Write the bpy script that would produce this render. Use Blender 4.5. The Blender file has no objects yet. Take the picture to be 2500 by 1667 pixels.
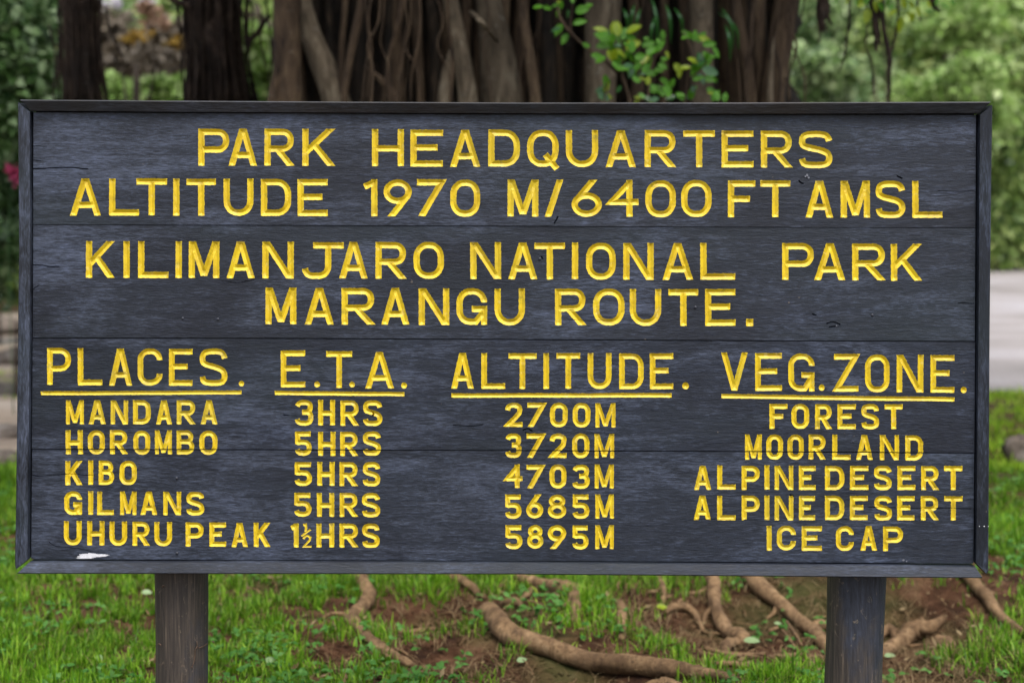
import bpy, math, random
import numpy as np
from mathutils import Vector, noise
from mathutils.geometry import delaunay_2d_cdt

# ------------------------------------------------------------------ camera, sky, sun
SC = bpy.context.scene
COL = SC.collection
CAMY, CAMZ, FPX, HOR = -3.5, 1.5, 3472.2, 500.0
cam = bpy.data.cameras.new('camera'); co = bpy.data.objects.new('camera', cam); COL.objects.link(co)
co.location = (0, CAMY, CAMZ); co.rotation_euler = (math.radians(90), 0, 0)
cam.lens = 50; cam.sensor_width = 36; cam.shift_y = -(833.5-HOR)/2500
cam.clip_end = 500
cam.dof.use_dof = True; cam.dof.focus_distance = 3.52; cam.dof.aperture_fstop = 2.3
SC.camera = co
w = bpy.data.worlds.new('World'); SC.world = w; w.use_nodes = True
nt = w.node_tree; nt.nodes.clear()
SUN_EL, SUN_AZ = 66, 158           # azimuth clockwise from +y: high, on the camera's side; a bright overcast
sky = nt.nodes.new('ShaderNodeTexSky'); sky.sky_type = 'NISHITA'; sky.sun_disc = False
sky.sun_elevation = math.radians(SUN_EL); sky.sun_rotation = math.radians(SUN_AZ)
sky.air_density = 1.0; sky.dust_density = 3.0; sky.ozone_density = 1.0
bg = nt.nodes.new('ShaderNodeBackground'); bg.inputs['Strength'].default_value = 0.13
out = nt.nodes.new('ShaderNodeOutputWorld')
hs = nt.nodes.new('ShaderNodeHueSaturation'); hs.inputs['Saturation'].default_value = .45   # cloud takes the blue out of the sky
nt.links.new(sky.outputs[0], hs.inputs['Color']); nt.links.new(hs.outputs[0], bg.inputs[0]); nt.links.new(bg.outputs[0], out.inputs[0])
sl = bpy.data.lights.new('sun', 'SUN'); sl.energy = 1.5; sl.angle = math.radians(38); sl.color = (1, .95, .88)
so = bpy.data.objects.new('sun', sl); COL.objects.link(so)
az, el = math.radians(SUN_AZ), math.radians(SUN_EL)
sd = Vector((math.sin(az)*math.cos(el), math.cos(az)*math.cos(el), math.sin(el)))
so.rotation_euler = sd.to_track_quat('Z', 'Y').to_euler()
SC.view_settings.view_transform = 'Standard'; SC.view_settings.look = 'None'
SC.view_settings.exposure = 1.2; SC.view_settings.gamma = 1; SC.view_settings.use_curve_mapping = False
SC.cycles.max_bounces = 6; SC.cycles.transparent_max_bounces = 8

random.seed(7)
rng = np.random.default_rng(11)
R = random.uniform

# ------------------------------------------------------------------ helpers
def tag(o, label=None, cat=None, group=None, kind=None):
    if label: o['label'] = label
    if cat: o['category'] = cat
    if group: o['group'] = group
    if kind: o['kind'] = kind
    return o
def link(name, me, m=None, parent=None):
    o = bpy.data.objects.new(name, me); COL.objects.link(o)
    if m is not None and me is not None and not me.materials: me.materials.append(m)
    if parent is not None: o.parent = parent
    return o
def empty(name, loc=(0, 0, 0)):
    o = bpy.data.objects.new(name, None); COL.objects.link(o); o.location = loc
    return o
def mk(name, v, f, m, parent=None, smooth=False):
    """mesh from vertices given in WORLD space; the parent's location is taken off"""
    me = bpy.data.meshes.new(name)
    if parent is not None:
        L = parent.location
        v = [(a-L.x, b-L.y, c-L.z) for a, b, c in v]
    me.from_pydata([tuple(map(float, p)) for p in v], [], [tuple(map(int, q)) for q in f])
    if smooth: me.shade_smooth()
    me.update()
    return link(name, me, m, parent)
def fast_mesh(name, V, F, m, parent=None, smooth=False):
    """V (n,3), F (m,k) arrays"""
    me = bpy.data.meshes.new(name)
    if parent is not None: V = V-np.array(parent.location)
    k = F.shape[1]
    me.vertices.add(len(V)); me.vertices.foreach_set('co', V.astype(np.float32).ravel())
    me.loops.add(F.size); me.loops.foreach_set('vertex_index', F.astype(np.int32).ravel())
    me.polygons.add(len(F)); me.polygons.foreach_set('loop_start', np.arange(0, F.size, k, dtype=np.int32))
    me.polygons.foreach_set('loop_total', np.full(len(F), k, dtype=np.int32))
    me.update(calc_edges=True)
    if smooth: me.shade_smooth()
    return link(name, me, m, parent)
def vnoise(x, y, s=1.0, seed=0):
    x = np.asarray(x, float)*s; y = np.asarray(y, float)*s
    xi = np.floor(x).astype(np.int64); yi = np.floor(y).astype(np.int64)
    fx = x-xi; fy = y-yi
    fx = fx*fx*(3-2*fx); fy = fy*fy*(3-2*fy)
    def h(a, b):
        n = (a*374761393+b*668265263+seed*1442695041) & 0xffffffff
        n = ((n ^ (n >> 13))*1274126177) & 0xffffffff
        return ((n ^ (n >> 16)) & 0xffff)/65535.0
    return (h(xi, yi)*(1-fx)+h(xi+1, yi)*fx)*(1-fy)+(h(xi, yi+1)*(1-fx)+h(xi+1, yi+1)*fx)*fy
def cr(pts, n=6):
    """Catmull-Rom through points of any dimension"""
    P = [np.array(p, float) for p in pts]
    P = [2*P[0]-P[1]]+P+[2*P[-1]-P[-2]]
    o = []
    for i in range(1, len(P)-2):
        a, b, c, d = P[i-1:i+3]
        for k in range(n):
            t = k/n
            o.append(.5*((2*b)+(c-a)*t+(2*a-5*b+4*c-d)*t*t+(3*b-a-3*c+d)*t**3))
    o.append(P[-2])
    return o

# ------------------------------------------------------------------ materials
def mat(name): 
    m = bpy.data.materials.new(name); m.use_nodes = True
    n = m.node_tree; p = n.nodes['Principled BSDF']
    return m, n, p
def N(n, t, **kw):
    x = n.nodes.new(t)
    for k, v in kw.items():
        if k in x.inputs.keys(): x.inputs[k].default_value = v
        else: setattr(x, k, v)
    return x
def ramp(n, fac, stops):
    r = n.nodes.new('ShaderNodeValToRGB'); e = r.color_ramp.elements
    while len(e) < len(stops): e.new(.5)
    for q, (p, c) in zip(e, stops):
        q.position = p; q.color = (*c, 1) if len(c) == 3 else c
    n.links.new(fac, r.inputs[0]); return r.outputs[0]
def mixc(n, fac, a, b, bt='MIX'):
    x = n.nodes.new('ShaderNodeMix'); x.data_type = 'RGBA'; x.blend_type = bt
    for s, v in ((x.inputs[0], fac), (x.inputs[6], a), (x.inputs[7], b)):
        if hasattr(v, 'links'): n.links.new(v, s)
        elif isinstance(v, (int, float)): s.default_value = v
        else: s.default_value = (*v, 1)
    return x.outputs[2]
def nz(n, scale, stretch=(1, 1, 1), detail=5, rough=.6, coord='Object', dist=0, off=(0, 0, 0)):
    tc = n.nodes.new('ShaderNodeTexCoord'); mp = n.nodes.new('ShaderNodeMapping')
    mp.inputs['Scale'].default_value = stretch; mp.inputs['Location'].default_value = off
    n.links.new(tc.outputs[coord], mp.inputs[0])
    x = N(n, 'ShaderNodeTexNoise', Scale=scale, Detail=detail, Roughness=rough, Distortion=dist)
    n.links.new(mp.outputs[0], x.inputs[0]); return x.outputs[0]
def bump(n, p, h, strength=.5, dist=.002, prev=None):
    b = N(n, 'ShaderNodeBump', Strength=strength, Distance=dist)
    n.links.new(h, b.inputs['Height'])
    if prev: n.links.new(prev, b.inputs['Normal'])
    n.links.new(b.outputs[0], p.inputs['Normal']); return b.outputs[0]
def math_(n, op, a, b=0.0, clamp=False):
    x = n.nodes.new('ShaderNodeMath'); x.operation = op; x.use_clamp = clamp
    for s, v in ((x.inputs[0], a), (x.inputs[1], b)):
        if hasattr(v, 'links'): n.links.new(v, s)
        else: s.default_value = v
    return x.outputs[0]

def painted_wood(name, vertical=False, base=(.0150, .0190, .0290), worn=(.050, .060, .087), wear=.5, seed=0., brown=0.):
    m, n, p = mat(name)
    def S(a, b): return (b, b, a) if vertical else (a, b, b)
    off = (seed, seed*.37, seed*1.7)
    g1 = nz(n, 9, S(1, 9), 8, .68, dist=.35, off=off)            # long grain, waving round the knots
    g2 = nz(n, 42, S(1, 5.5), 5, .75, dist=.4, off=off)           # short bright fibres
    big = nz(n, 1.9, S(1, 2.4), 6, .62, dist=1.1, off=off)         # where the paint has worn thin
    band = nz(n, 6, S(.5, 3.2), 5, .6, dist=.8, off=(seed*3, 2, 1))
    fine = math_(n, 'ADD', math_(n, 'MULTIPLY', g1, .45), math_(n, 'MULTIPLY', g2, .55))
    pat = math_(n, 'ADD', fine, math_(n, 'MULTIPLY', math_(n, 'ADD', big, band), .55))
    tcx = n.nodes.new('ShaderNodeTexCoord'); sxx = n.nodes.new('ShaderNodeSeparateXYZ'); n.links.new(tcx.outputs['Object'], sxx.inputs[0])
    pat = math_(n, 'SUBTRACT', pat, math_(n, 'MULTIPLY', sxx.outputs[0], .045))     # the left half is the more weathered
    w_ = ramp(n, math_(n, 'MULTIPLY', pat, .5), [(.545-.05*wear, (0, 0, 0)), (.655-.05*wear, (1, 1, 1))])
    c = mixc(n, math_(n, 'MULTIPLY', w_, .9, clamp=True), base, worn)
    c = mixc(n, 1.0, c, ramp(n, g2, [(.34, (.68, .68, .68)), (.5, (1, 1, 1)), (.66, (1.5, 1.53, 1.6))]), 'MULTIPLY')
    lt = ramp(n, big, [(.35, (.62, .62, .66)), (.5, (1, 1, 1)), (.68, (1.25, 1.27, 1.32))])
    c = mixc(n, 1.0, c, lt, 'MULTIPLY')
    dark = ramp(n, g1, [(.34, (.70, .70, .70)), (.44, (1, 1, 1))])
    c = mixc(n, .6, c, dark, 'MULTIPLY')
    tint = nz(n, 1.2, (1, 1, 3), 4, .6, off=(3, seed, 1))
    c = mixc(n, ramp(n, tint, [(.5, (0, 0, 0)), (.75, (.4, .4, .4))]), c, (.016, .026, .030))
    if brown:
        br = nz(n, 2.2, (1, 2, 1), 5, .7, off=(9, seed, 4))
        c = mixc(n, ramp(n, br, [(.4, (0, 0, 0)), (.62, (brown,)*3)]), c, (.026, .021, .016))
    ch = nz(n, 60, (1, 1, 1), 2, .5, off=off)
    c = mixc(n, ramp(n, ch, [(.775, (0, 0, 0)), (.80, (.6, .6, .6))]), c, (.20, .16, .12))
    n.links.new(c, p.inputs['Base Color'])
    n.links.new(ramp(n, fine, [(.35, (.40,)*3), (.65, (.66,)*3)]), p.inputs['Roughness'])
    p.inputs['Specular IOR Level'].default_value = .38
    b1 = bump(n, p, fine, .8, .0028)
    bump(n, p, nz(n, 9, S(.5, 1), 4, .6, dist=1.2, off=off), .35, .005, b1)
    return m

def yellow_paint():
    m, n, p = mat('yellow_paint')
    g = nz(n, 18, (1, 1, 1), 5, .65, dist=.6)
    c = ramp(n, g, [(.30, (.50, .34, .006)), (.5, (.65, .46, .008)), (.66, (.70, .52, .012))])
    st = nz(n, 55, (1, 1, 1), 5, .7, dist=.4)
    c = mixc(n, ramp(n, st, [(.57, (0, 0, 0)), (.70, (.5, .5, .5))]), c, (.82, .68, .24))  # pale flecks imitate gloss highlights in the paint colour
    gr = nz(n, 30, (1, 1, 1), 6, .72, dist=.8, off=(4, 1, 7))
    c = mixc(n, ramp(n, gr, [(.56, (0, 0, 0)), (.70, (.55, .55, .55))]), c, (.17, .16, .03))
    big = nz(n, 3.2, (1, 1, 1), 3, .6, off=(2, 5, 1))
    c = mixc(n, ramp(n, big, [(.54, (0, 0, 0)), (.72, (.35, .35, .35))]), c, (.36, .33, .05))
    n.links.new(c, p.inputs['Base Color'])
    p.inputs['Roughness'].default_value = .50
    bump(n, p, nz(n, 70, (1, 1, 1), 4, .6), .5, .0015)
    return m

def post_wood(name, blue=.5, seed=0.):
    m, n, p = mat(name)
    st = (22, 22, .9)
    g = nz(n, 8, st, 8, .68, dist=.3, off=(seed, 0, seed))
    g2 = nz(n, 9, (16, 16, 2), 6, .7, off=(seed, 2, 0))
    sp = nz(n, 26, (1.6, 1.6, 1), 6, .75, dist=1.0, off=(seed, 2, 5))
    paint = nz(n, 2.4, (1.6, 1.6, 1), 6, .62, dist=.7, off=(seed*2, 1, seed))
    wood = ramp(n, g, [(.28, (.014, .011, .009)), (.46, (.038, .030, .024)), (.60, (.070, .054, .040)), (.74, (.20, .155, .105))])
    pnt = ramp(n, g2, [(.35, (.012, .014, .020)), (.6, (.032, .037, .054)), (.8, (.07, .08, .11))])
    # more bare wood to one side and low down, where it weathers
    tc = n.nodes.new('ShaderNodeTexCoord'); sx = n.nodes.new('ShaderNodeSeparateXYZ')
    n.links.new(tc.outputs['Object'], sx.inputs[0])
    side = math_(n, 'MINIMUM', math_(n, 'MULTIPLY', math_(n, 'ADD', sx.outputs[0], .052), 9*blue), .12)
    low = math_(n, 'MULTIPLY', sx.outputs[2], .55)
    f = math_(n, 'ADD', math_(n, 'ADD', paint, side), low)
    f = ramp(n, f, [(.55-.20*blue, (0, 0, 0)), (.68-.20*blue, (1, 1, 1))])
    c = mixc(n, f, wood, pnt)
    c = mixc(n, ramp(n, sp, [(.60, (0, 0, 0)), (.68, (.7, .7, .7))]), c, (.26, .20, .13))
    n.links.new(c, p.inputs['Base Color'])
    p.inputs['Roughness'].default_value = .62
    b = bump(n, p, g, .9, .003)
    bump(n, p, sp, .3, .002, b)
    return m

def bark(name, c0, c1, c2, lichen=.3, scale=1.0, seed=0., rough=.85):
    m, n, p = mat(name)
    g = nz(n, 5*scale, (3, 3, .8), 8, .65, dist=.6, off=(seed, 0, 0))
    b = nz(n, 1.7*scale, (1.5, 1.5, .6), 5, .6, dist=.8, off=(seed, 3, 1))
    c = ramp(n, g, [(.32, c0), (.52, c1), (.72, c2)])
    c = mixc(n, ramp(n, b, [(.35, (.75, .75, .75)), (.6, (0, 0, 0))]), c, c0)
    l = nz(n, 14*scale, (1, 1, 1.6), 6, .7, dist=1, off=(1, seed, 2))
    c = mixc(n, ramp(n, l, [(.62, (0, 0, 0)), (.70, (lichen,)*3)]), c, (.26, .25, .21))
    n.links.new(c, p.inputs['Base Color']); p.inputs['Roughness'].default_value = rough
    p.inputs['Specular IOR Level'].default_value = .25
    bb = bump(n, p, g, .9, .02)
    bump(n, p, nz(n, 40*scale, (1, 1, .4), 5, .6), .5, .004, bb)
    return m

def leafm(name, ca, cb, cc, trans=.35, rough=.45, nscale=.8, spec=.4):
    m, n, p = mat(name)
    ge = n.nodes.new('ShaderNodeNewGeometry')
    c = ramp(n, ge.outputs['Random Per Island'], [(.0, ca), (.5, cb), (1.0, cc)])
    f = nz(n, nscale, (1, 1, 1), 3, .6)
    c2 = mixc(n, ramp(n, f, [(.35, (.6, .6, .6)), (.65, (0, 0, 0))]), c, ca)
    n.links.new(c2, p.inputs['Base Color']); p.inputs['Roughness'].default_value = rough
    p.inputs['Specular IOR Level'].default_value = spec
    tr = n.nodes.new('ShaderNodeBsdfTranslucent'); n.links.new(c2, tr.inputs[0])
    ms = n.nodes.new('ShaderNodeMixShader'); ms.inputs[0].default_value = trans
    n.links.new(p.outputs[0], ms.inputs[1]); n.links.new(tr.outputs[0], ms.inputs[2])
    n.links.new(ms.outputs[0], n.nodes['Material Output'].inputs[0])
    return m

def dirty(m, amount=.5):
    n = m.node_tree; p = n.nodes['Principled BSDF']; src = p.inputs['Base Color'].links[0].from_socket
    f = nz(n, 9, (1, 1, 1), 6, .7, dist=.8, off=(3, 3, 3)); k = nz(n, 45, (1, 1, 1), 4, .6, off=(1, 2, 3))
    c = mixc(n, ramp(n, f, [(.46, (0, 0, 0)), (.62, (amount,)*3)]), src, (.055, .030, .016))
    c = mixc(n, ramp(n, k, [(.60, (0, 0, 0)), (.68, (.6, .6, .6))]), c, (.03, .017, .010))
    n.links.new(c, p.inputs['Base Color'])
def plain(name, c, rough=.6, metal=0., var=.25, sc=20):
    m, n, p = mat(name)
    g = nz(n, sc, (1, 1, 1), 5, .65)
    d = tuple(x*(1-var*1.6) for x in c)
    n.links.new(ramp(n, g, [(.3, d), (.7, c)]), p.inputs['Base Color'])
    p.inputs['Roughness'].default_value = rough; p.inputs['Metallic'].default_value = metal
    bump(n, p, g, .3, .002)
    return m

def soilm():
    m, n, p = mat('soil')
    g = nz(n, 9, (1, 1, 1), 8, .7, dist=.4)
    c = ramp(n, g, [(.3, (.016, .007, .004)), (.48, (.055, .025, .012)), (.62, (.11, .057, .031)), (.8, (.20, .13, .085))])
    sx = nz(n, 1.1, (1, 1, 1), 5, .6)
    c = mixc(n, ramp(n, sx, [(.48, (0, 0, 0)), (.62, (.6, .6, .6))]), c, (.035, .055, .012))
    n.links.new(c, p.inputs['Base Color']); p.inputs['Roughness'].default_value = .95
    p.inputs['Specular IOR Level'].default_value = .15
    b = bump(n, p, g, 1, .03)
    bump(n, p, nz(n, 60, (1, 1, 1), 6, .7), .8, .008, b)
    return m
def roadm(name, a, b, c_):
    m, n, p = mat(name)
    g = nz(n, .5, (.6, 1.6, 1), 6, .6)
    f = nz(n, 25, (1, 1, 1), 6, .7)
    c = ramp(n, g, [(.35, a), (.5, b), (.65, c_)])
    c = mixc(n, ramp(n, f, [(.3, (.35, .35, .35)), (.6, (0, 0, 0))]), c, tuple(x*.5 for x in a))
    n.links.new(c, p.inputs['Base Color']); p.inputs['Roughness'].default_value = .7
    bump(n, p, f, .4, .01)
    return m

M = dict(
    plank=[painted_wood('plank_paint_a', seed=1.3, wear=.72),
           painted_wood('plank_paint_b', seed=7.9, wear=.50),
           painted_wood('plank_paint_c', base=(.0135, .0178, .0290), seed=13.1, wear=.50),
           painted_wood('plank_paint_d', base=(.0160, .0208, .0320), seed=22.7, wear=.62)],
    frame_h=painted_wood('frame_paint_flat', seed=5.1, wear=.4),
    frame_t=painted_wood('frame_paint_top', base=(.0130, .0150, .0190), worn=(.030, .033, .042), seed=3.3, wear=.3, brown=.6),
    frame_v=painted_wood('frame_paint_upright', vertical=True, base=(.0125, .0160, .0235), seed=8.2, wear=.75),
    yellow=yellow_paint(),
    post_a=post_wood('bare_post', blue=.25, seed=2.),
    post_b=post_wood('painted_post', blue=.8, seed=6.),
    white=plain('white_paint', (.72, .72, .75), .6, 0, .15, 200),
    chip=plain('chipped_paint', (.22, .23, .27), .6, 0, .4, 300),
    nail=plain('nail_paint', (.03, .034, .048), .6, .0, .3, 60),
    wire=plain('rusty_wire', (.20, .13, .09), .5, .6, .3, 80),
    soil=soilm(),
    road=roadm('road_surface', (.20, .18, .17), (.30, .27, .265), (.36, .34, .36)),
    path=roadm('path_surface', (.16, .12, .085), (.33, .255, .19), (.44, .375, .32)),
    rock=bark('rock_surface', (.08, .062, .05), (.17, .14, .115), (.27, .24, .21), .4, 1.0, 4),
    root=bark('root_bark', (.09, .052, .025), (.25, .155, .078), (.36, .24, .13), .15, 2.2, 3),
    figd=bark('fig_bark_dark', (.004, .003, .002), (.018, .012, .007), (.060, .040, .024), .12, 1.4, 1),  # near-black, so shade in the gaps between strands is put into the colour
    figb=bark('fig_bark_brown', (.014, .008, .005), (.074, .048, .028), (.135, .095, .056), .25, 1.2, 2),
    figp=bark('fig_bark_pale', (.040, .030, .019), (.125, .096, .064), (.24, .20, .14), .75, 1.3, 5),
    shag=bark('shaggy_bark', (.007, .004, .003), (.034, .021, .014), (.12, .082, .058), .55, 2.6, 9),
    trunk=bark('tree_bark', (.02, .015, .011), (.06, .046, .034), (.13, .10, .08), .5, 1.0, 12),
    grass=leafm('grass_blade', (.040, .105, .004), (.145, .36, .010), (.37, .58, .045), .40, .5, .9, .3),
    dry=leafm('dry_grass', (.12, .075, .035), (.21, .15, .075), (.32, .25, .14), .2, .7, .9, .2),
    weed=leafm('weed_leaf', (.04, .13, .02), (.07, .20, .03), (.13, .27, .07), .3, .65, 2, .2),
    leaf_g=leafm('fig_leaf_green', (.035, .13, .006), (.07, .22, .010), (.14, .36, .015), .35, .45, 2, .3),
    leaf_y=leafm('fig_leaf_yellow', (.16, .26, .010), (.28, .38, .015), (.42, .48, .02), .45, .35, 2, .5),
    leaf_d=leafm('fig_leaf_dark', (.012, .06, .012), (.025, .10, .02), (.045, .14, .03), .2, .3, 2, .5),
    crown=leafm('crown_leaf', (.010, .035, .006), (.022, .070, .012), (.05, .12, .02), .25, .4),
    f_mid=leafm('foliage_mid', (.035, .08, .02), (.22, .34, .07), (.58, .68, .24), .35, .4, .5),  # palest leaves are bright spots of light painted into the colour
    f_left=leafm('foliage_left', (.015, .045, .010), (.09, .18, .045), (.36, .48, .26), .3, .4, .9),  # grey-green pale end imitates highlights on the leaves
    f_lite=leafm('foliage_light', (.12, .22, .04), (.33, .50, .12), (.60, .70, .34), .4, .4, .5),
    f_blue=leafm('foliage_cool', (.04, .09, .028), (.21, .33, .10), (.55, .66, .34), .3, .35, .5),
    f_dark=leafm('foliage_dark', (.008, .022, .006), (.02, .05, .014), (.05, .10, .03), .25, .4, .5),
    f_dry=leafm('foliage_dry', (.07, .055, .038), (.18, .145, .10), (.34, .29, .23), .3, .6, .5),
    f_red=leafm('foliage_rust', (.16, .09, .05), (.32, .20, .13), (.48, .34, .27), .3, .6, .5),
    f_gold=leafm('foliage_gold', (.16, .09, .01), (.30, .18, .02), (.40, .28, .05), .4, .6, .5),
    pink=leafm('pink_petal', (.25, .02, .07), (.35, .04, .10), (.42, .08, .18), .3, .5, 5),
    hill=bark('hill_growth', (.012, .03, .008), (.04, .09, .022), (.10, .18, .05), .0, .12, 2),
)

dirty(M['root'])
# ------------------------------------------------------------------ where things lie
def BP(px, py):                                  # a point of the sign's face measured on the photo, in metres
    s = FPX/3.5
    return ((px-1250)/s, CAMZ+(HOR-py)/s)
PITS = [(1000, 1490, .16, .10), (1090, 1585, .20, .08), (1740, 1470, .22, .07), (1560, 1450, .10, .04),
        (2210, 1475, .28, .10), (1420, 1650, .30, .05), (2290, 1650, .25, .06), (660, 1440, .08, .03), (1960, 1450, .32, .08), (1830, 1530, .22, .05), (1150, 1470, .14, .05), (1380, 1640, .25, .05), (1650, 1500, .16, .04), (2120, 1560, .25, .05),
        (1300, 1450, .05, .03), (820, 1600, .10, .03)]
def flat(px, py):
    d = CAMZ*FPX/(py-HOR); return ((px-1250)/FPX*d, d+CAMY)
PITW = [(*flat(a, b), rx, dz) for a, b, rx, dz in PITS]
def gz(x, y):
    x = np.asarray(x, float); y = np.asarray(y, float)
    near = np.clip((8.2-y)/1.5, 0, 1)
    z = ((vnoise(x, y, 1.3, 1)-.5)*.07+(vnoise(x, y, 4.1, 2)-.5)*.035+(vnoise(x, y, 12, 3)-.5)*.014)*near-.03*(1-near)
    for a, b, r, dz in PITW:
        q = ((x-a)/r)**2+((y-b)/(r*1.3))**2
        z = z-dz*1.15*np.exp(-q*1.3)
    return z
def bare(x, y):
    """0..1 how bare the soil is"""
    q = np.zeros_like(np.asarray(x, float))
    for a, b, r, dz in PITW:
        q = np.maximum(q, np.exp(-(((x-a)/(r*1.25))**2+((y-b)/(r*1.7))**2)))
    return q
def G(px, py, h=0.0):
    x, y = flat(px, py); return (x, y, float(gz(x, y))+h)
def AT(px, py, d):                               # a point d metres from the camera
    return ((px-1250)/FPX*d, d+CAMY, CAMZ+(HOR-py)/FPX*d)

# ------------------------------------------------------------------ ground, road, path, hills
def lines(lo, hi, a, b, fine, grow):
    c = list(np.arange(a, b, fine)); s = fine; v = b
    while v < hi: c.append(v); s *= grow; v += s
    c.append(hi); s = fine; v = a-fine; L = []
    while v > lo: L.append(v); s *= grow; v -= s
    L.append(lo); return np.array(L[::-1]+c)
xs = lines(-260, 260, -3.6, 3.6, .035, 1.13); ys = lines(-120, 300, .2, 5, .035, 1.13)
XX, YY = np.meshgrid(xs, ys); ZZ = gz(XX, YY)
def grid_faces(ny, nx):
    i = np.arange(ny-1)[:, None]*nx+np.arange(nx-1)[None, :]
    return np.stack([i, i+1, i+1+nx, i+nx], -1).reshape(-1, 4)
g = fast_mesh('ground', np.stack([XX, YY, ZZ], -1).reshape(-1, 3), grid_faces(len(ys), len(xs)), M['soil'], smooth=True)
tag(g, 'reddish brown soil under the grass and roots', None, None, 'structure')
def strip(name, near, far, m, z):
    V = []; n = len(near)
    for (a, b), (c, d) in zip(near, far):
        for t in np.linspace(0, 1, 6): V.append((a+(c-a)*t, b+(d-b)*t, z))
    o = fast_mesh(name, np.array(V), grid_faces(n, 6)[:, ::-1], m); return tag(o, kind='structure')
xr = np.linspace(.6, 60, 60)
road = strip('road', [(x, 8.35-.28*(x-3)*(x < 8)-.28*5*(x >= 8)+.12*math.sin(x*2.1)) for x in xr], [(x, 29.6+.2*math.sin(x*.7)) for x in xr], M['road'], -.024)
road['label'] = 'pale grey road behind the sign on the right'
xl = np.linspace(-40, -1.9, 60)
path = strip('dirt_path', [(x, 4.6+.25*math.sin(x*1.7)) for x in xl], [(x, 16.5+.5*math.sin(x*.9)) for x in xl], M['path'], .004)
path['label'] = 'worn stony dirt path left of the sign'
V = path.data.vertices
for v in V:
    v.co.z = float(gz(v.co.x, v.co.y))+.03 if v.co.y < 8.2 else -.02
hx = np.linspace(-150, 150, 90); hy = np.linspace(42, 150, 40)
HX, HY = np.meshgrid(hx, hy)
HZ = np.clip((HY-42)/60, 0, 1)**.8*34+(vnoise(HX, HY, .09, 5)-.5)*7*np.clip((HY-42)/20, 0, 1)+(vnoise(HX, HY, .4, 6)-.5)*3-.6
hl = fast_mesh('hills', np.stack([HX, HY, HZ], -1).reshape(-1, 3), grid_faces(40, 90), M['hill'], smooth=False)
tag(hl, 'wooded green slope rising behind the trees', kind='structure')

# ------------------------------------------------------------------ the sign
sign = empty('park_sign', (0, 0, 0))
tag(sign, 'large dark blue-grey wooden sign board with carved yellow lettering on two round posts', 'sign')
K = 1.8816

def caps_offset(P, hw, closed, c0, c1):
    """left and right offset polylines of a centreline"""
    n = len(P); L = []; Rr = []
    for i in range(n):
        if closed: a, b, c = P[i-1], P[i], P[(i+1) % n]
        else: a, b, c = P[max(i-1, 0)], P[i], P[min(i+1, n-1)]
        d1 = (b-a); d2 = (c-b)
        if np.hypot(*d1) < 1e-9: d1 = d2
        if np.hypot(*d2) < 1e-9: d2 = d1
        d1 = d1/np.hypot(*d1); d2 = d2/np.hypot(*d2)
        n1 = np.array([-d1[1], d1[0]]); n2 = np.array([-d2[1], d2[0]])
        m = n1+n2; m = m/max(np.hypot(*m), 1e-9)
        k = hw/max(m@n1, .45)
        l, r = b+m*k, b-m*k
        if not closed and ((i == 0 and c0 == 'h') or (i == n-1 and c1 == 'h')):
            d = d2 if i == 0 else d1
            if abs(d[1]) > .3:
                l = l+d*((b[1]-l[1])/d[1]); r = r+d*((b[1]-r[1])/d[1])
        L.append(l); Rr.append(r)
    return L, Rr

def arcp(cx, cy, rx, ry, a0, a1, n=7):
    return [(cx+rx*math.cos(math.radians(a0+(a1-a0)*i/n)), cy+ry*math.sin(math.radians(a0+(a1-a0)*i/n))) for i in range(n+1)]

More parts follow.
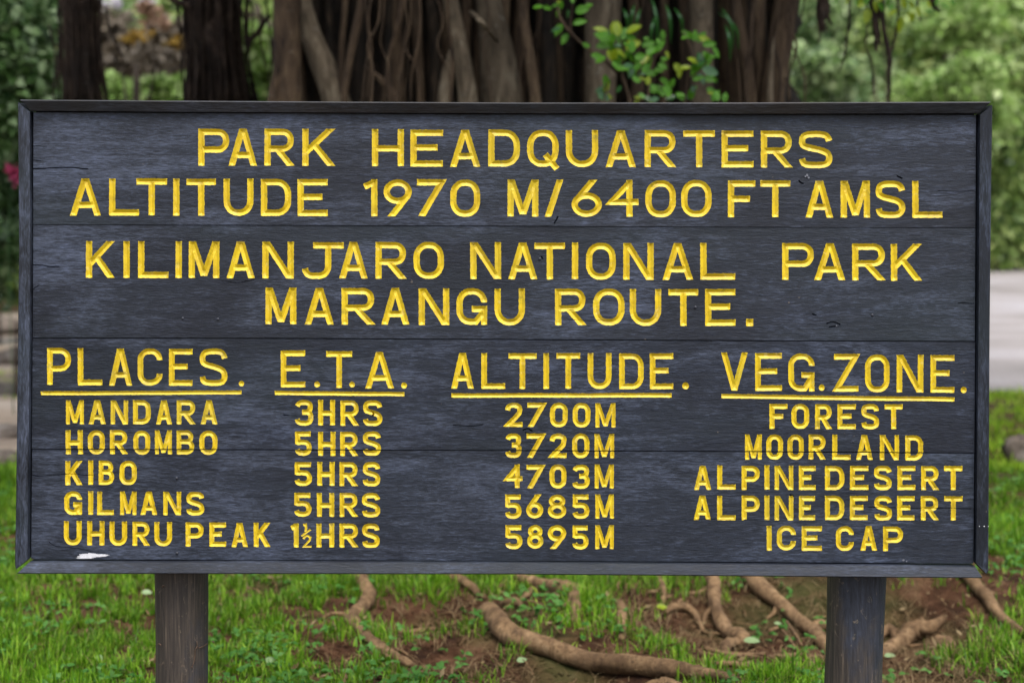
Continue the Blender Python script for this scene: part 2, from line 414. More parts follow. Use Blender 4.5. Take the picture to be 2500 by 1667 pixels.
def glyph(ch, W, H, a):
    """strokes as (points, closed, startcap, endcap); box is 0..W, 0..H, y up, half stroke a"""
    x0, x1, y0, y1 = a, W-a, a, H-a; w, h = x1-x0, y1-y0; S = []
    def u(p): return (x0+p[0]*w, y0+p[1]*h)
    def st(*p, closed=False, c0='f', c1='f'): S.append((list(p), closed, c0, c1))
    r = min(w*.46, h*.5)
    if ch in 'O0Q':
        r = w*.43; q = r*1.15
        st(*(arcp(x1-r, y1-q, r, q, 0, 90)+arcp(x0+r, y1-q, r, q, 90, 180)+arcp(x0+r, y0+q, r, q, 180, 270)+arcp(x1-r, y0+q, r, q, 270, 360)), closed=True)
        if ch == 'Q': st(u((.60, .30)), u((1.06, -.17)))
    elif ch == 'D':
        r = w*.45; q = r*1.1
        st(*([(x0, y0), (x0, y1)]+arcp(x1-r, y1-q, r, q, 90, 0)+arcp(x1-r, y0+q, r, q, 0, -90)), closed=True)
    elif ch in 'PR':
        ym = H*(.46 if ch == 'R' else .44); r = min((y1-ym)/2*.92, w*.6)
        st((x0, 0), (x0, H)); st((a*.15, y1), *arcp(x1-r, y1-r, r, r, 90, 0), *arcp(x1-r, ym+r, r, r, 0, -90), (x0, ym))
        if ch == 'R': st((x0+w*.42, ym), (x1+a*.05, 0), c1='h')
    elif ch == 'B':
        ym = H*.53; r = (y1-ym)/2*.95; q = (ym-y0)/2*.95
        st((x0, 0), (x0, H)); st((a*.15, y1), *arcp(x1-r-w*.08, y1-r, r, r, 90, 0), *arcp(x1-r-w*.08, ym+r, r, r, 0, -90), (x0, ym))
        st((x0, ym), *arcp(x1-q, ym-q, q, q, 90, 0), *arcp(x1-q, y0+q, q, q, 0, -90), (a*.15, y0))
    elif ch == 'A':
        hh = a*1.06; st((hh, 0), (W/2-a*.15, H), c0='h', c1='h'); st((W-hh, 0), (W/2+a*.15, H), c0='h', c1='h')
        t = .29; st((hh+(W/2-hh)*t, H*t), (W-hh-(W/2-hh)*t, H*t))
    elif ch == 'V':
        hh = a*1.06; st((hh, H), (W/2, 0), c0='h', c1='h'); st((W-hh, H), (W/2, 0), c0='h', c1='h')
    elif ch == 'K':
        st((x0, 0), (x0, H)); st((W-a*1.3, H), (x0, H*.36), c0='h'); st((x0+w*.34, H*.57), (W-a*1.15, 0), c1='h')
    elif ch == 'H': st((x0, 0), (x0, H)); st((x1, 0), (x1, H)); st((x0, H*.48), (x1, H*.48))
    elif ch == 'E': st((W, y1), (x0, y1), (x0, y0), (W, y0)); st((x0, H*.52), (W-a*1.7, H*.52))
    elif ch == 'F': st((W, y1), (x0, y1), (x0, 0)); st((x0, H*.50), (W-a*1.7, H*.50))
    elif ch == 'L': st((x0, H), (x0, y0), (W, y0))
    elif ch == 'T': st((0, y1), (W, y1)); st((W/2, y1), (W/2, 0))
    elif ch == 'I': st((W/2, 0), (W/2, H))
    elif ch == '/': st((a*1.1, 0), (W-a*1.1, H), c0='h', c1='h')
    elif ch == 'U': st((x0, H), *arcp(x0+r, y0+r*1.1, r, r*1.1, 180, 270), *arcp(x1-r, y0+r*1.1, r, r*1.1, 270, 360), (x1, H))
    elif ch == 'C':
        r = w*.44; st((x1, min(H*.70, y1-r-1.)), *arcp(x1-r, y1-r, r, r, 0, 90), *arcp(x0+r, y1-r, r, r, 90, 180), *arcp(x0+r, y0+r, r, r, 180, 270), *arcp(x1-r, y0+r, r, r, 270, 360), (x1, max(H*.30, y0+r+1.)))
    elif ch == 'G':
        r = w*.44; st((x1, min(H*.72, y1-r-1.)), *arcp(x1-r, y1-r, r, r, 0, 90), *arcp(x0+r, y1-r, r, r, 90, 180), *arcp(x0+r, y0+r, r, r, 180, 270), u((.66, .0)), u((1, .34)))
        st((x1, H*.49), (x1, 0)); st((x0+w*.50, H*.43), (W, H*.43))
    elif ch == 'S':
        st(*cr([u(p) for p in [(1, .78), (.93, .92), (.74, 1), (.27, 1), (.06, .93), (0, .78), (.05, .64), (.26, .565), (.5, .52), (.78, .45), (.96, .35), (1, .21), (.94, .07), (.74, 0), (.26, 0), (.06, .06), (0, .20)]], 3))
    elif ch == 'J': st((W*.27, y1), (W, y1)); st((W*.63, y1), *arcp(W*.63-w*.26, y0+w*.26, w*.26, w*.26, 0, -90), *arcp(x0+w*.2, y0+w*.24, w*.2, w*.24, -90, -170))
    elif ch == 'N': st((x0, 0), (x0, H)); st((x1, 0), (x1, H)); st((x0+a*.2, H), (x1-a*.2, 0), c0='h', c1='h')
    elif ch == 'M': st((x0, 0), (x0, H)); st((x1, 0), (x1, H)); st((x0+a*.2, H), (W/2, H*.06), c0='h', c1='h'); st((x1-a*.2, H), (W/2, H*.06), c0='h', c1='h')
    elif ch == 'Z': st((0, y1), (x1, y1), (x0, y0), (W, y0))
    elif ch == '1': st((x1, 0), (x1, H)); st((a*.35, H*.80), (x1, H-a*.9))
    elif ch == '2': st(*cr([u(p) for p in [(.03, .74), (.10, .92), (.35, 1), (.68, 1), (.95, .90), (.98, .70), (.86, .52), (.45, .24), (.08, .0)]], 4), (W, y0))
    elif ch == '3':
        st(*cr([u(p) for p in [(0, .82), (.12, .95), (.35, 1), (.68, 1), (.93, .90), (.93, .66), (.70, .54), (.36, .53)]], 4))
        st(*cr([u(p) for p in [(.36, .53), (.72, .53), (.97, .42), (1, .22), (.90, .06), (.66, 0), (.3, 0), (.08, .06), (0, .19)]], 4))
    elif ch == '4': st((W*.70, 0), (W*.70, H)); st((W*.70, H-a), (x0, H*.40), (W, H*.40))
    elif ch == '5':
        st((W-a*.4, y1), (x0+a*.1, y1), (x0+a*.1, H*.56), *cr([u(p) for p in [(.1, .56), (.55, .57), (.86, .50), (1, .30), (.93, .10), (.68, 0), (.3, 0), (.09, .06), (0, .19)]], 4))
    elif ch == '6':
        st(*arcp(W/2, y0+h*.30, w/2, h*.30, 0, 345, 22), closed=True); st((W*.72, H), u((.04, .42)), c0='h')
    elif ch == '9':
        st(*arcp(W/2, y1-h*.30, w/2, h*.30, 0, 345, 22), closed=True); st((W*.28, 0), u((.96, .58)), c0='h')
    elif ch == '7': st((0, y1), (x1, y1), (W*.18, 0), c1='h')
    elif ch == '8':
        st(*arcp(W/2, y1-h*.225, w*.42, h*.225, 0, 345, 22), closed=True); st(*arcp(W/2, y0+h*.275, w/2, h*.275, 0, 345, 22), closed=True)
    elif ch == '.': st((0, H/2), (W, H/2))
    elif ch == 'o': st(*[(W*(.5+.5*math.cos(t)), H*(.5+.5*math.sin(t))) for t in np.linspace(0, 2*math.pi, 13)[:-1]], closed='disc')
    elif ch == '_': st((0, H/2), (W/2, H/2), (W, H/2))
    return S

# rows of lettering measured on the photo: origin (ox, oy), (top, bottom) at left and right, half stroke, glyph extents
ROWS = []
def row(oy, xa, ya, xb, yb, hw, s): ROWS.append((oy, xa, ya, xb, yb, hw, s))
B = 2352
row(240, 910, (140, 310), B+1470, (151, 320), 14.5, [('P', 912, 1054), ('A', 1050, 1182), ('R', 1215, 1350), ('K', 1390, 1540), ('H', 1708, 1855), ('E', 1885, 2035), ('A', 2067, 2207), ('D', 2242, 2388),
    ('Q', B+70, B+215), ('U', B+248, B+397), ('A', B+430, B+570), ('R', B+610, B+752), ('T', B+787, B+933), ('E', B+963, B+1110), ('R', B+1143, B+1285), ('S', B+1318, B+1472)])
row(240, 322, (368, 538), B+1977, (380, 549), 14.5, [('A', 322, 465), ('L', 502, 640), ('T', 627, 768), ('I', 795, 825), ('T', 858, 993), ('U', 1027, 1165), ('D', 1198, 1337), ('E', 1368, 1507),
    ('1', 1668, 1733), ('9', 1762, 1892), ('7', 1915, 2042), ('0', 2069, 2207), ('M', 2332, 2474), ('/', B+150, B+238), ('6', B+273, B+412), ('4', B+442, B+582), ('0', B+612, B+752), ('0', B+778, B+918),
    ('F', B+992, B+1118), ('T', B+1142, B+1280), ('A', B+1348, B+1477), ('M', B+1510, B+1645), ('S', B+1672, B+1808), ('L', B+1838, B+1977)])
row(240, 395, (657, 825), B+1882, (668, 837), 14.5, [('K', 395, 527), ('I', 568, 597), ('L', 635, 775), ('I', 807, 837), ('M', 867, 1008), ('A', 1040, 1170), ('N', 1205, 1350), ('J', 1385, 1578), ('A', 1557, 1690), ('R', 1725, 1865), ('O', 1900, 2040),
    ('N', 2160, 2302), ('A', 2335, 2470), ('T', B+103, B+243), ('I', B+275, B+305), ('O', B+340, B+477), ('N', B+512, B+652), ('A', B+690, B+832), ('L', B+865, B+1025), ('P', B+1242, B+1388), ('A', B+1390, B+1533), ('R', B+1562, B+1712), ('K', B+1740, B+1882)])
row(240, 1220, (870, 1038), B+1108, (877, 1046), 14.5, [('M', 1220, 1362), ('A', 1400, 1535), ('R', 1568, 1718), ('A', 1750, 1880), ('N', 1922, 2063), ('G', 2097, 2238), ('U', 2272, 2412),
    ('R', B+198, B+338), ('O', B+372, B+517), ('U', B+542, B+687), ('T', B+720, B+857), ('E', B+887, B+1027)])
row(820, 218, (55, 225), 1045, (60, 229), 13, [('P', 218, 328), ('L', 357, 470), ('A', 500, 608), ('C', 633, 747), ('E', 777, 885), ('S', 917, 1045)])
row(820, 1290, (66, 235), 1810, (74, 242), 13, [('E', 1290, 1403), ('T', 1497, 1617), ('A', 1677, 1810)])
row(820, 2073, (78, 242), B+740, (80, 244), 13, [('A', 2073, 2178), ('L', 2212, 2322), ('T', 2335, 2465), ('I', B+143, B+172), ('T', B+203, B+313), ('U', B+348, B+458), ('D', B+492, B+605), ('E', B+632, B+740)])
row(820, B+960, (75, 249), B+2032, (89, 261), 13, [('V', B+960, B+1083), ('E', B+1117, B+1240), ('G', B+1268, B+1388), ('Z', B+1478, B+1590), ('O', B+1620, B+1733), ('N', B+1767, B+1890), ('E', B+1922, B+2032)])
def small(ya, yb, s, x=0): row(820, s[0][1], ya, s[-1][2], yb, 11.6, s)
small((294, 404), (295, 406), [('M', 303, 385), ('A', 407, 487), ('N', 508, 588), ('D', 610, 692), ('A', 715, 790), ('R', 812, 897), ('A', 922, 1000)])
small((432, 543), (434, 545), [('H', 303, 382), ('O', 405, 483), ('R', 505, 585), ('O', 612, 690), ('M', 712, 790), ('B', 812, 893), ('O', 915, 998)])
small((573, 684), (573, 684), [('K', 300, 380), ('I', 403, 428), ('B', 452, 523), ('O', 547, 627)])
small((712, 820), (717, 824), [('G', 295, 377), ('I', 403, 427), ('L', 445, 522), ('M', 552, 627), ('A', 645, 723), ('N', 750, 832), ('S', 855, 937)])
small((850, 961), (859, 970), [('U', 293, 375), ('H', 400, 480), ('U', 502, 583), ('R', 607, 685), ('U', 708, 790), ('P', 852, 935), ('E', 960, 1037), ('A', 1062, 1138), ('K', 1165, 1243)])
small((293, 410), (297, 413), [('3', 1355, 1440), ('H', 1462, 1540), ('R', 1563, 1647), ('S', 1668, 1757)])
small((438, 549), (440, 550), [('5', 1355, 1433), ('H', 1460, 1540), ('R', 1563, 1643), ('S', 1667, 1750)])
small((579, 688), (580, 690), [('5', 1352, 1433), ('H', 1457, 1537), ('R', 1560, 1643), ('S', 1667, 1748)])
small((720, 829), (721, 831), [('5', 1350, 1430), ('H', 1455, 1535), ('R', 1560, 1642), ('S', 1663, 1747)])
small((860, 970), (861, 971), [('1', 1335, 1373), ('H', 1453, 1535), ('R', 1560, 1645), ('S', 1663, 1743)])
small((306, 417), (308, 420), [('2', B-34, B+48), ('7', B+70, B+153), ('0', B+175, B+257), ('0', B+278, B+360), ('M', B+383, B+475)])
small((447, 558), (449, 561), [('3', B-30, B+45), ('7', B+67, B+150), ('2', B+172, B+252), ('0', B+277, B+357), ('M', B+380, B+470)])
small((590, 698), (591, 701), [('4', B-32, B+48), ('7', B+67, B+147), ('0', B+172, B+250), ('3', B+277, B+357), ('M', B+380, B+468)])
small((727, 837), (728, 839), [('5', B-32, B+45), ('6', B+65, B+143), ('8', B+165, B+250), ('5', B+277, B+355), ('M', B+382, B+467)])
small((867, 976), (868, 978), [('5', B-32, B+47), ('8', B+70, B+145), ('9', B+165, B+250), ('5', B+277, B+352), ('M', B+382, B+467)])
small((312, 426), (314, 428), [('F', B+1182, B+1265), ('O', B+1283, B+1365), ('R', B+1392, B+1468), ('E', B+1495, B+1580), ('S', B+1603, B+1685), ('T', B+1710, B+1793)])
small((451, 566), (455, 570), [('M', B+1070, B+1147), ('O', B+1168, B+1245), ('O', B+1265, B+1340), ('R', B+1363, B+1440), ('L', B+1470, B+1555), ('A', B+1580, B+1658), ('N', B+1690, B+1778), ('D', B+1805, B+1887)])
AD = [('A', B+835, B+915), ('L', B+942, B+1027), ('P', B+1055, B+1138), ('I', B+1160, B+1183), ('N', B+1207, B+1293), ('E', B+1318, B+1395), ('D', B+1438, B+1527), ('E', B+1552, B+1637), ('S', B+1663, B+1745), ('E', B+1770, B+1853), ('R', B+1878, B+1958), ('T', B+1985, B+2070)]
small((594, 705), (597, 707), AD)
small((732, 844), (734, 845), [(c, a, b-3 if c == 'E' else b) for c, a, b in AD])
small((870, 983), (873, 986), [('I', B+1168, B+1193), ('C', B+1217, B+1305), ('E', B+1330, B+1423), ('C', B+1487, B+1570), ('A', B+1600, B+1677), ('P', B+1705, B+1797)])

GL = []          # glyphs: (name, [strokes in photo px (y up negated)])
def add_glyph(ch, x0, x1, top, bot, hw, oy, name=None):
    W, H, a = (x1-x0)/K, (bot-top)/K, hw/K
    if hw < 12: a *= {'M': .80, 'N': .88, 'A': .93, 'R': .95, 'B': .93}.get(ch, 1)
    ss = []
    rot = R(-.006, .006); fx = R(-.6, .6); fy = R(-.6, .6)
    for pts, cl, c0, c1 in glyph(ch, W, H, a):
        P = []
        for (px, py) in pts:
            qx, qy = px-W/2, py-H/2
            P.append(np.array([x0/K+W/2+fx+qx-qy*rot, -(oy+top/K+H/2+fy)+qy+qx*rot]))
        ss.append((P, cl, c0, c1, a))
    nm = name or {'.': 'full_stop', 'o': 'full_stop', '/': 'slash', '_': 'underline'}.get(ch, 'numeral' if ch.isdigit() else 'letter')
    GL.append((nm, ss))
for oy, xa, ya, xb, yb, hw, s in ROWS:
    for ch, x0, x1 in s:
        t = ((x0+x1)/2-xa)/max(xb-xa, 1)
        add_glyph(ch, x0, x1, ya[0]+(yb[0]-ya[0])*t, ya[1]+(yb[1]-ya[1])*t, hw, oy)
for x0, x1, t, b, oy in [(1097, 1122, 206, 232, 820), (1443, 1470, 208, 236, 820), (1605, 1631, 209, 236, 820), (1843, 1870, 213, 242, 820),
                         (B+783, B+815, 213, 245, 820), (B+1407, B+1435, 222, 251, 820), (B+2060, B+2088, 233, 263, 820)]:
    add_glyph('o', x0, x1, t, b, (x1-x0)*.40, oy)
add_glyph('.', B+1075, B+1108, 1012, 1047, 17, 240)
for x0, x1, ya, yb, h in [(188, 1110, 263, 259, 9), (1262, 1858, 261, 267, 9.5), (2073, B+733, 273, 272, 10), (B+962, B+2032, 276, 290, 10)]:
    P = [np.array([(x0+(x1-x0)*t)/K+0., -(820+(ya+(yb-ya)*t+R(-.8, .8))/K)]) for t in np.linspace(0, 1, 12)]
    GL.append(('underline', [(P, False, 'f', 'f', h/K)]))
def zq(pts): return [np.array([660+x/7.84, -(1200+y/7.84)]) for x, y in pts]
GL.append(('fraction_one_half', [(zq([(628, 640), (678, 628), (685, 690), (675, 762)]), False, 'f', 'f', 3.2), (zq([(590, 850), (770, 722)]), False, 'f', 'f', 2.4),
                                (zq([(632, 905), (655, 860), (710, 840), (765, 870), (755, 925), (640, 1048), (785, 1050)]), False, 'f', 'f', 2.6)]))
# cracks in the wood
CR = []
def crack(pts, wd=1.1):
    P = cr([(a, -b) for a, b in pts], 3)
    CR.append(([np.array(p)+np.array([0, R(-.5, .5)]) for p in P], wd))
crack([(79, 412), (105, 412), (130, 410), (165, 409), (215, 413)], 1.3)
crack([(79, 357), (98, 357), (115, 358)], .7)
crack([(79, 392), (100, 393)], .7)
crack([(79, 647), (100, 648), (122, 651), (145, 651)], 1.2)
crack([(78, 710), (84, 704), (95, 697)], .8)
crack([(76, 1160), (100, 1162), (160, 1158), (230, 1160)], .9)
crack([(118, 1322), (128, 1330), (148, 1335), (172, 1337), (200, 1341), (235, 1349)], .8)
crack([(1385, 780), (1440, 783), (1500, 781)], .6)
crack([(2120, 1237), (2230, 1240), (2372, 1241)], .8)
crack([(1660, 1266), (1760, 1268), (1900, 1267)], .5)
crack([(2290, 466), (2340, 468), (2379, 466)], .7)
crack([(1105, 1038), (1150, 1040), (1180, 1036)], .9)
crack([(540, 686), (580, 690), (620, 683)], .7)
crack([(2340, 739), (2378, 742)], .9)
crack([(2240, 1218), (2275, 1214), (2300, 1219)], .6)

for q in ([(1950, 440), (1955, 446), (1962, 449)], [(1983, 766), (1994, 771)], [(2018, 790), (2035, 786), (2052, 792)], [(2024, 799), (2040, 797)], [(1321, 625), (1325, 633)],
          [(1352, 546), (1358, 538), (1362, 528)], [(1276, 1050), (1289, 1046), (1300, 1053)], [(1282, 1056), (1294, 1058)], [(1928, 1206), (1938, 1212)], [(905, 1003), (912, 1010), (908, 1016)], [(2190, 430), (2203, 436)], [(690, 1012), (705, 1014)]):
    crack(q, 1.5)
def resample(P, closed, step=3.2):
    out = []; n = len(P)
    for i in range(n if closed else n-1):
        a, b = P[i], P[(i+1) % n]; k = max(1, int(np.hypot(*(b-a))/step))
        for j in range(k): out.append(a+(b-a)*j/k)
    if not closed: out.append(P[-1])
    return out
def segs_of(loop):
    A = np.array(loop); return A, np.roll(A, -1, 0)
def dist_to(Pt, A, Bq):
    d = Bq-A; L = (d**2).sum(1)+1e-12
    t = (((Pt[:, None]-A[None])*d[None]).sum(2)/L).clip(0, 1)
    q = A[None]+t[..., None]*d[None]
    return np.sqrt(((Pt[:, None]-q)**2).sum(2)).min(1)
def inside(Pt, A, Bq, eo=False):
    x, y = Pt[:, 0][:, None], Pt[:, 1][:, None]
    up = (A[:, 1] <= y) & (Bq[:, 1] > y); dn = (A[:, 1] > y) & (Bq[:, 1] <= y)
    with np.errstate(divide='ignore', invalid='ignore'):
        xi = (Bq[:, 0]-A[:, 0])*(y-A[:, 1])/(Bq[:, 1]-A[:, 1])+A[:, 0]
    r = x < xi
    if eo: return (((up | dn) & r).sum(1) % 2) == 1
    return ((up & r).sum(1)-(dn & r).sum(1)) != 0
STR = []   # strokes: dict(loops, spine, glyph index, k, bbox)
def prep(P, cl, c0, c1, a, gi, k, jit=.50):
    P = [np.array(p, float) for p in P]
    P = [p for i, p in enumerate(P) if i == 0 or np.hypot(*(p-P[i-1])) > .15]
    disc_ = cl == 'disc'; cl = bool(cl) and not disc_
    if not disc_: L, Rr = caps_offset(P, a, cl, c0, c1)
    rs = lambda Q, c: resample([np.array(q) for q in Q], c)
    def j(Q): return [q+np.array([R(-jit, jit), R(-jit, jit)]) for q in Q]
    if disc_: loops = [j(P)]; P = [sum(P)/len(P)+np.array([-.2, 0]), sum(P)/len(P)+np.array([.2, 0])]
    elif cl: loops = [j(rs(L, True)), j(rs(Rr, True))]
    else: loops = [j(rs(L+Rr[::-1], True))]
    sp = [np.array(p) for p in P]
    if not cl and not disc_:
        def cutend(sp):
            rem = a*.92
            while len(sp) > 2 and np.hypot(*(sp[1]-sp[0])) < rem:
                rem -= np.hypot(*(sp[1]-sp[0])); sp = sp[1:]
            d = sp[1]-sp[0]; l = np.hypot(*d)
            return [sp[0]+d*min(rem/l, .45)]+sp[1:]
        sp = cutend(sp); sp = cutend(sp[::-1])[::-1]
    A = np.concatenate([segs_of(l)[0] for l in loops]); Bq = np.concatenate([segs_of(l)[1] for l in loops])
    STR.append(dict(loops=loops, spine=sp, cl=cl, g=gi, k=k, A=A, B=Bq, a=a, lo=A.min(0)-.5, hi=A.max(0)+.5))
for gi, (nm, ss) in enumerate(GL):
    for P, cl, c0, c1, a in ss: prep(P, cl, c0, c1, a, gi, .58)
for P, wd in CR: prep(P, False, 'f', 'f', wd*1.35, -1, 5.0, .25)

# four planks, each outline in photo px (left top, right top, right bottom, left bottom) with its seams
def edge_y(e, x): return np.interp(x, [75, 660, 1250, 1850, 2383], e)
E0 = (274.5, 277, 279.5, 280, 281); E1 = (549, 550, 552, 555, 556.5); E2 = (825.5, 826, 829, 832, 833.5)
E3 = (1096.5, 1097.5, 1099.5, 1102, 1105.5); E4 = (1364.3, 1366.6, 1368.2, 1371, 1374.8)
def xl_(y): return np.interp(y, [270, 700, 1370], [82, 81.0, 75.8])
def xr_(y): return np.interp(y, [270, 700, 1370], [2383, 2381.0, 2376.3])
SS = FPX/3.5
LET = {}
def plank(i, top, bot, gt, gb, tongue):
    xsn = [75, 660, 1250, 1850, 2383]
    T = []; Bt = []
    for k, x in enumerate(xsn):
        yt, yb = top[k]+gt, bot[k]-gb
        x_t = xl_(yt) if k == 0 else xr_(yt) if k == 4 else x
        x_b = xl_(yb) if k == 0 else xr_(yb) if k == 4 else x
        T.append(np.array([x_t, -yt])); Bt.append(np.array([x_b, -yb]))
    ring = T+Bt[::-1]
    RA, RB = segs_of(ring)
    lo, hi = RA.min(0), RA.max(0)
    V = [Vector(p) for p in ring]; E = [(k, (k+1) % len(ring)) for k in range(len(ring))]
    use = [s for s in STR if s['hi'][1] > lo[1] and s['lo'][1] < hi[1]]
    for s in use:
        for lp in s['loops']:
            b = len(V); V += [Vector(p) for p in lp]; E += [(b+k, b+(k+1) % len(lp)) for k in range(len(lp))]
        b = len(V); V += [Vector(p) for p in s['spine']]; m = len(s['spine'])
        E += [(b+k, b+k+1) for k in range(m-1)]+([(b+m-1, b)] if s['cl'] else [])
    r = delaunay_2d_cdt(V, E, [], 0, 1e-4, False)
    P = np.array([tuple(v) for v in r[0]]); F = np.array([f for f in r[2] if len(f) == 3])
    C = P[F].mean(1)
    keep = inside(C, RA, RB)
    F = F[keep]; C = C[keep]
    dep = np.zeros(len(P)); own = np.full(len(F), -2)
    for s in use:
        q = np.where(((P > s['lo']) & (P < s['hi'])).all(1))[0]
        if len(q):
            ins = inside(P[q], s['A'], s['B'], s['cl']); dd = dist_to(P[q], s['A'], s['B'])
            dd = np.where(ins & (dd > .02), dd, 0)
            dep[q] = np.maximum(dep[q], dd*s['k'])
        q = np.where(((C > s['lo']) & (C < s['hi'])).all(1))[0]
        if len(q):
            ins = inside(C[q], s['A'], s['B'], s['cl'])
            t = q[ins]; 
            if s['g'] >= 0: own[t] = s['g']
            else: own[t] = np.where(own[t] == -2, -1, own[t])
    # used vertices
    X = (P[:, 0]-1250)/SS; Z = CAMZ+(HOR+P[:, 1])/SS; D = dep/SS
    off = [0.0, .0010, -.0006, .0007][i]
    bow = .0012*np.sin(X*1.9+i)
    isl = np.zeros(len(P), bool)
    for f, o in zip(F, own):
        if o >= 0: isl[f] = True
    Yl = D+off+bow
    Yp = Yl+np.where(isl & (dep > 0), .0007, 0)
    # letters take the very triangles of the groove
    for gi in set(own[own >= 0].tolist()):
        fs = F[own == gi]; ids = np.unique(fs); mp = {a: b for b, a in enumerate(ids)}
        vv = [(X[a], Yl[a]-.0001, Z[a]) for a in ids]
        LET.setdefault(gi, []).append((vv, [[mp[a] for a in f] for f in fs]))
    # the plank: front from the triangulation, sides and back from its rim
    ids = np.unique(F); mp = {a: b for b, a in enumerate(ids)}
    vv = [(X[a], Yp[a], Z[a]) for a in ids]; ff = [[mp[a] for a in f] for f in F]
    cnt = {}
    for f in ff:
        for k in range(3):
            e = (f[k], f[(k+1) % 3]); cnt[tuple(sorted(e))] = cnt.get(tuple(sorted(e)), 0)+1
    TH = .022
    for f in list(ff):
        for k in range(3):
            e = (f[k], f[(k+1) % 3])
            if cnt[tuple(sorted(e))] == 1:
                b = len(vv); vv += [(vv[e[0]][0], TH, vv[e[0]][2]), (vv[e[1]][0], TH, vv[e[1]][2])]
                ff.append([e[1], e[0], b, b+1])
    b = len(vv); vv += [((p[0]-1250)/SS, TH, CAMZ+(HOR+p[1])/SS) for p in ring]; ff.append(list(range(b, b+len(ring))))
    if tongue:                              # tongue that reaches behind the plank below
        b = len(vv)
        for p in Bt: 
            x, z = (p[0]-1250)/SS, CAMZ+(HOR+p[1])/SS
            vv += [(x, .014, z+.002), (x, .014, z-.010), (x, .0215, z-.010), (x, .0215, z+.002)]
        for k in range(4):
            for q in range(4): ff.append([b+k*4+q, b+k*4+(q+1) % 4, b+k*4+4+(q+1) % 4, b+k*4+4+q])
    o = mk('plank', vv, ff, M['plank'][i], sign)
    return o
EE = [E0, E1, E2, E3, E4]
for i in range(4):
    plank(i, EE[i], EE[i+1], [.3, .8, 1.5, 1.3][i], [.8, 1.5, 1.3, .0][i], i < 3)
for gi in sorted(LET):
    vv, ff = [], []
    for v, f in LET[gi]:
        b = len(vv); vv += v; ff += [[a+b for a in q] for q in f]
    mk(GL[gi][0], vv, ff, M['yellow'], sign)

# frame boards: outer and inner edges in photo px; the face slopes in towards the planks
def frame_board(outer, inner, m, lip=12, lipr=None):
    vv = []; ff = []; n = len(outer)
    cx, cy = 1228, 825
    for (ox, oy), (ix, iy) in zip(outer, inner):
        a, b = BP(ox, oy), BP(ix, iy)
        mx, mz = (a[0]*.9+b[0]*.1, a[1]*.9+b[1]*.1)
        vv += [(a[0], -.020, a[1]), (mx, -.0225, mz), (b[0], -.013, b[1]), (b[0], .030, b[1]), (a[0], .030, a[1])]
    for k in range(n-1):
        for q in range(5): ff.append([k*5+q, k*5+(q+1) % 5, (k+1)*5+(q+1) % 5, (k+1)*5+q])
    ff += [[4, 3, 2, 1, 0], [(n-1)*5+q for q in range(5)]]
    o = mk('frame_board', vv, ff, m, sign)
    if lip:
        vv = []; ff = []
        rng_ = range(len(inner)) if lipr is None else lipr
        dx = [(i, inner[i]) for i in rng_]
        for _, (ix, iy) in dx:
            d = np.array([cx-ix, cy-iy], float)
            vert = abs(outer[0][1]-outer[-1][1]) > 300
            s = np.array([math.copysign(lip, d[0]), 0]) if vert else np.array([0, math.copysign(lip, d[1])])
            a, b = BP(ix-s[0]*.2, iy-s[1]*.2), BP(ix+s[0], iy+s[1])
            vv += [(a[0], .0235, a[1]), (b[0], .0235, b[1]), (b[0], .031, b[1]), (a[0], .031, a[1])]
        n = len(dx)
        for k in range(n-1):
            for q in range(4): ff.append([k*4+q, k*4+(q+1) % 4, (k+1)*4+(q+1) % 4, (k+1)*4+q])
        ff += [[3, 2, 1, 0], [(n-1)*4+q for q in range(4)]]
        mk('frame_rebate', vv, ff, m, sign)
    return o
frame_board([(56, 245), (400, 247.5), (800, 250), (1250, 252.5), (1750, 252.5), (2412, 250)],
            [(80, 271.5), (400, 274), (800, 276), (1250, 278), (1750, 279), (2386, 278)], M['frame_t'])
frame_board([(51, 252), (53.5, 600), (50, 900), (46, 1240), (43.5, 1372), (46, 1384)],
            [(76.5, 274), (78.3, 600), (76, 900), (72, 1240), (71.2, 1362), (71, 1362.6)], M['frame_v'])
frame_board([(2416, 258), (2413.5, 430), (2409.5, 800), (2407, 1240), (2406, 1388), (2402, 1395)],
            [(2389, 281.5), (2387.5, 430), (2385, 800), (2380.5, 1240), (2379, 1370.5), (2379, 1371)], M['frame_v'])
frame_board([(48, 1394.5), (300, 1395), (700, 1395), (1250, 1396), (1750, 1400), (2200, 1404), (2392, 1405)],
            [(75.5, 1369), (300, 1368.6), (700, 1368.7), (1250, 1370), (1750, 1373.5), (2200, 1377.5), (2377, 1380)], M['frame_h'], 10, (1, 2, 3, 4, 5))
# nail heads, chips and knot holes
def disc(px, py, r, n=10, dome=.0015):
    c = BP(px, py); vv = [(c[0], -dome-.0004, c[1])]
    for rr, y in ((.6, -dome*.9), (1, .0008)):
        for k in range(n):
            t = 2*math.pi*k/n; vv.append((c[0]+math.cos(t)*r*rr/SS, y, c[1]+math.sin(t)*r*rr/SS))
    ff = [[0, 1+(k+1) % n, 1+k] for k in range(n)]+[[1+k, 1+(k+1) % n, 1+n+(k+1) % n, 1+n+k] for k in range(n)]
    mk('nail', vv, ff, M['nail'], sign, smooth=True)
for px, py in [(532, 417), (446, 777), (532, 779), (431, 1167), (432, 1350), (2083, 1078), (2130, 769), (518, 464), (1318, 632), (1698, 750)]: disc(px, py, 3.6)
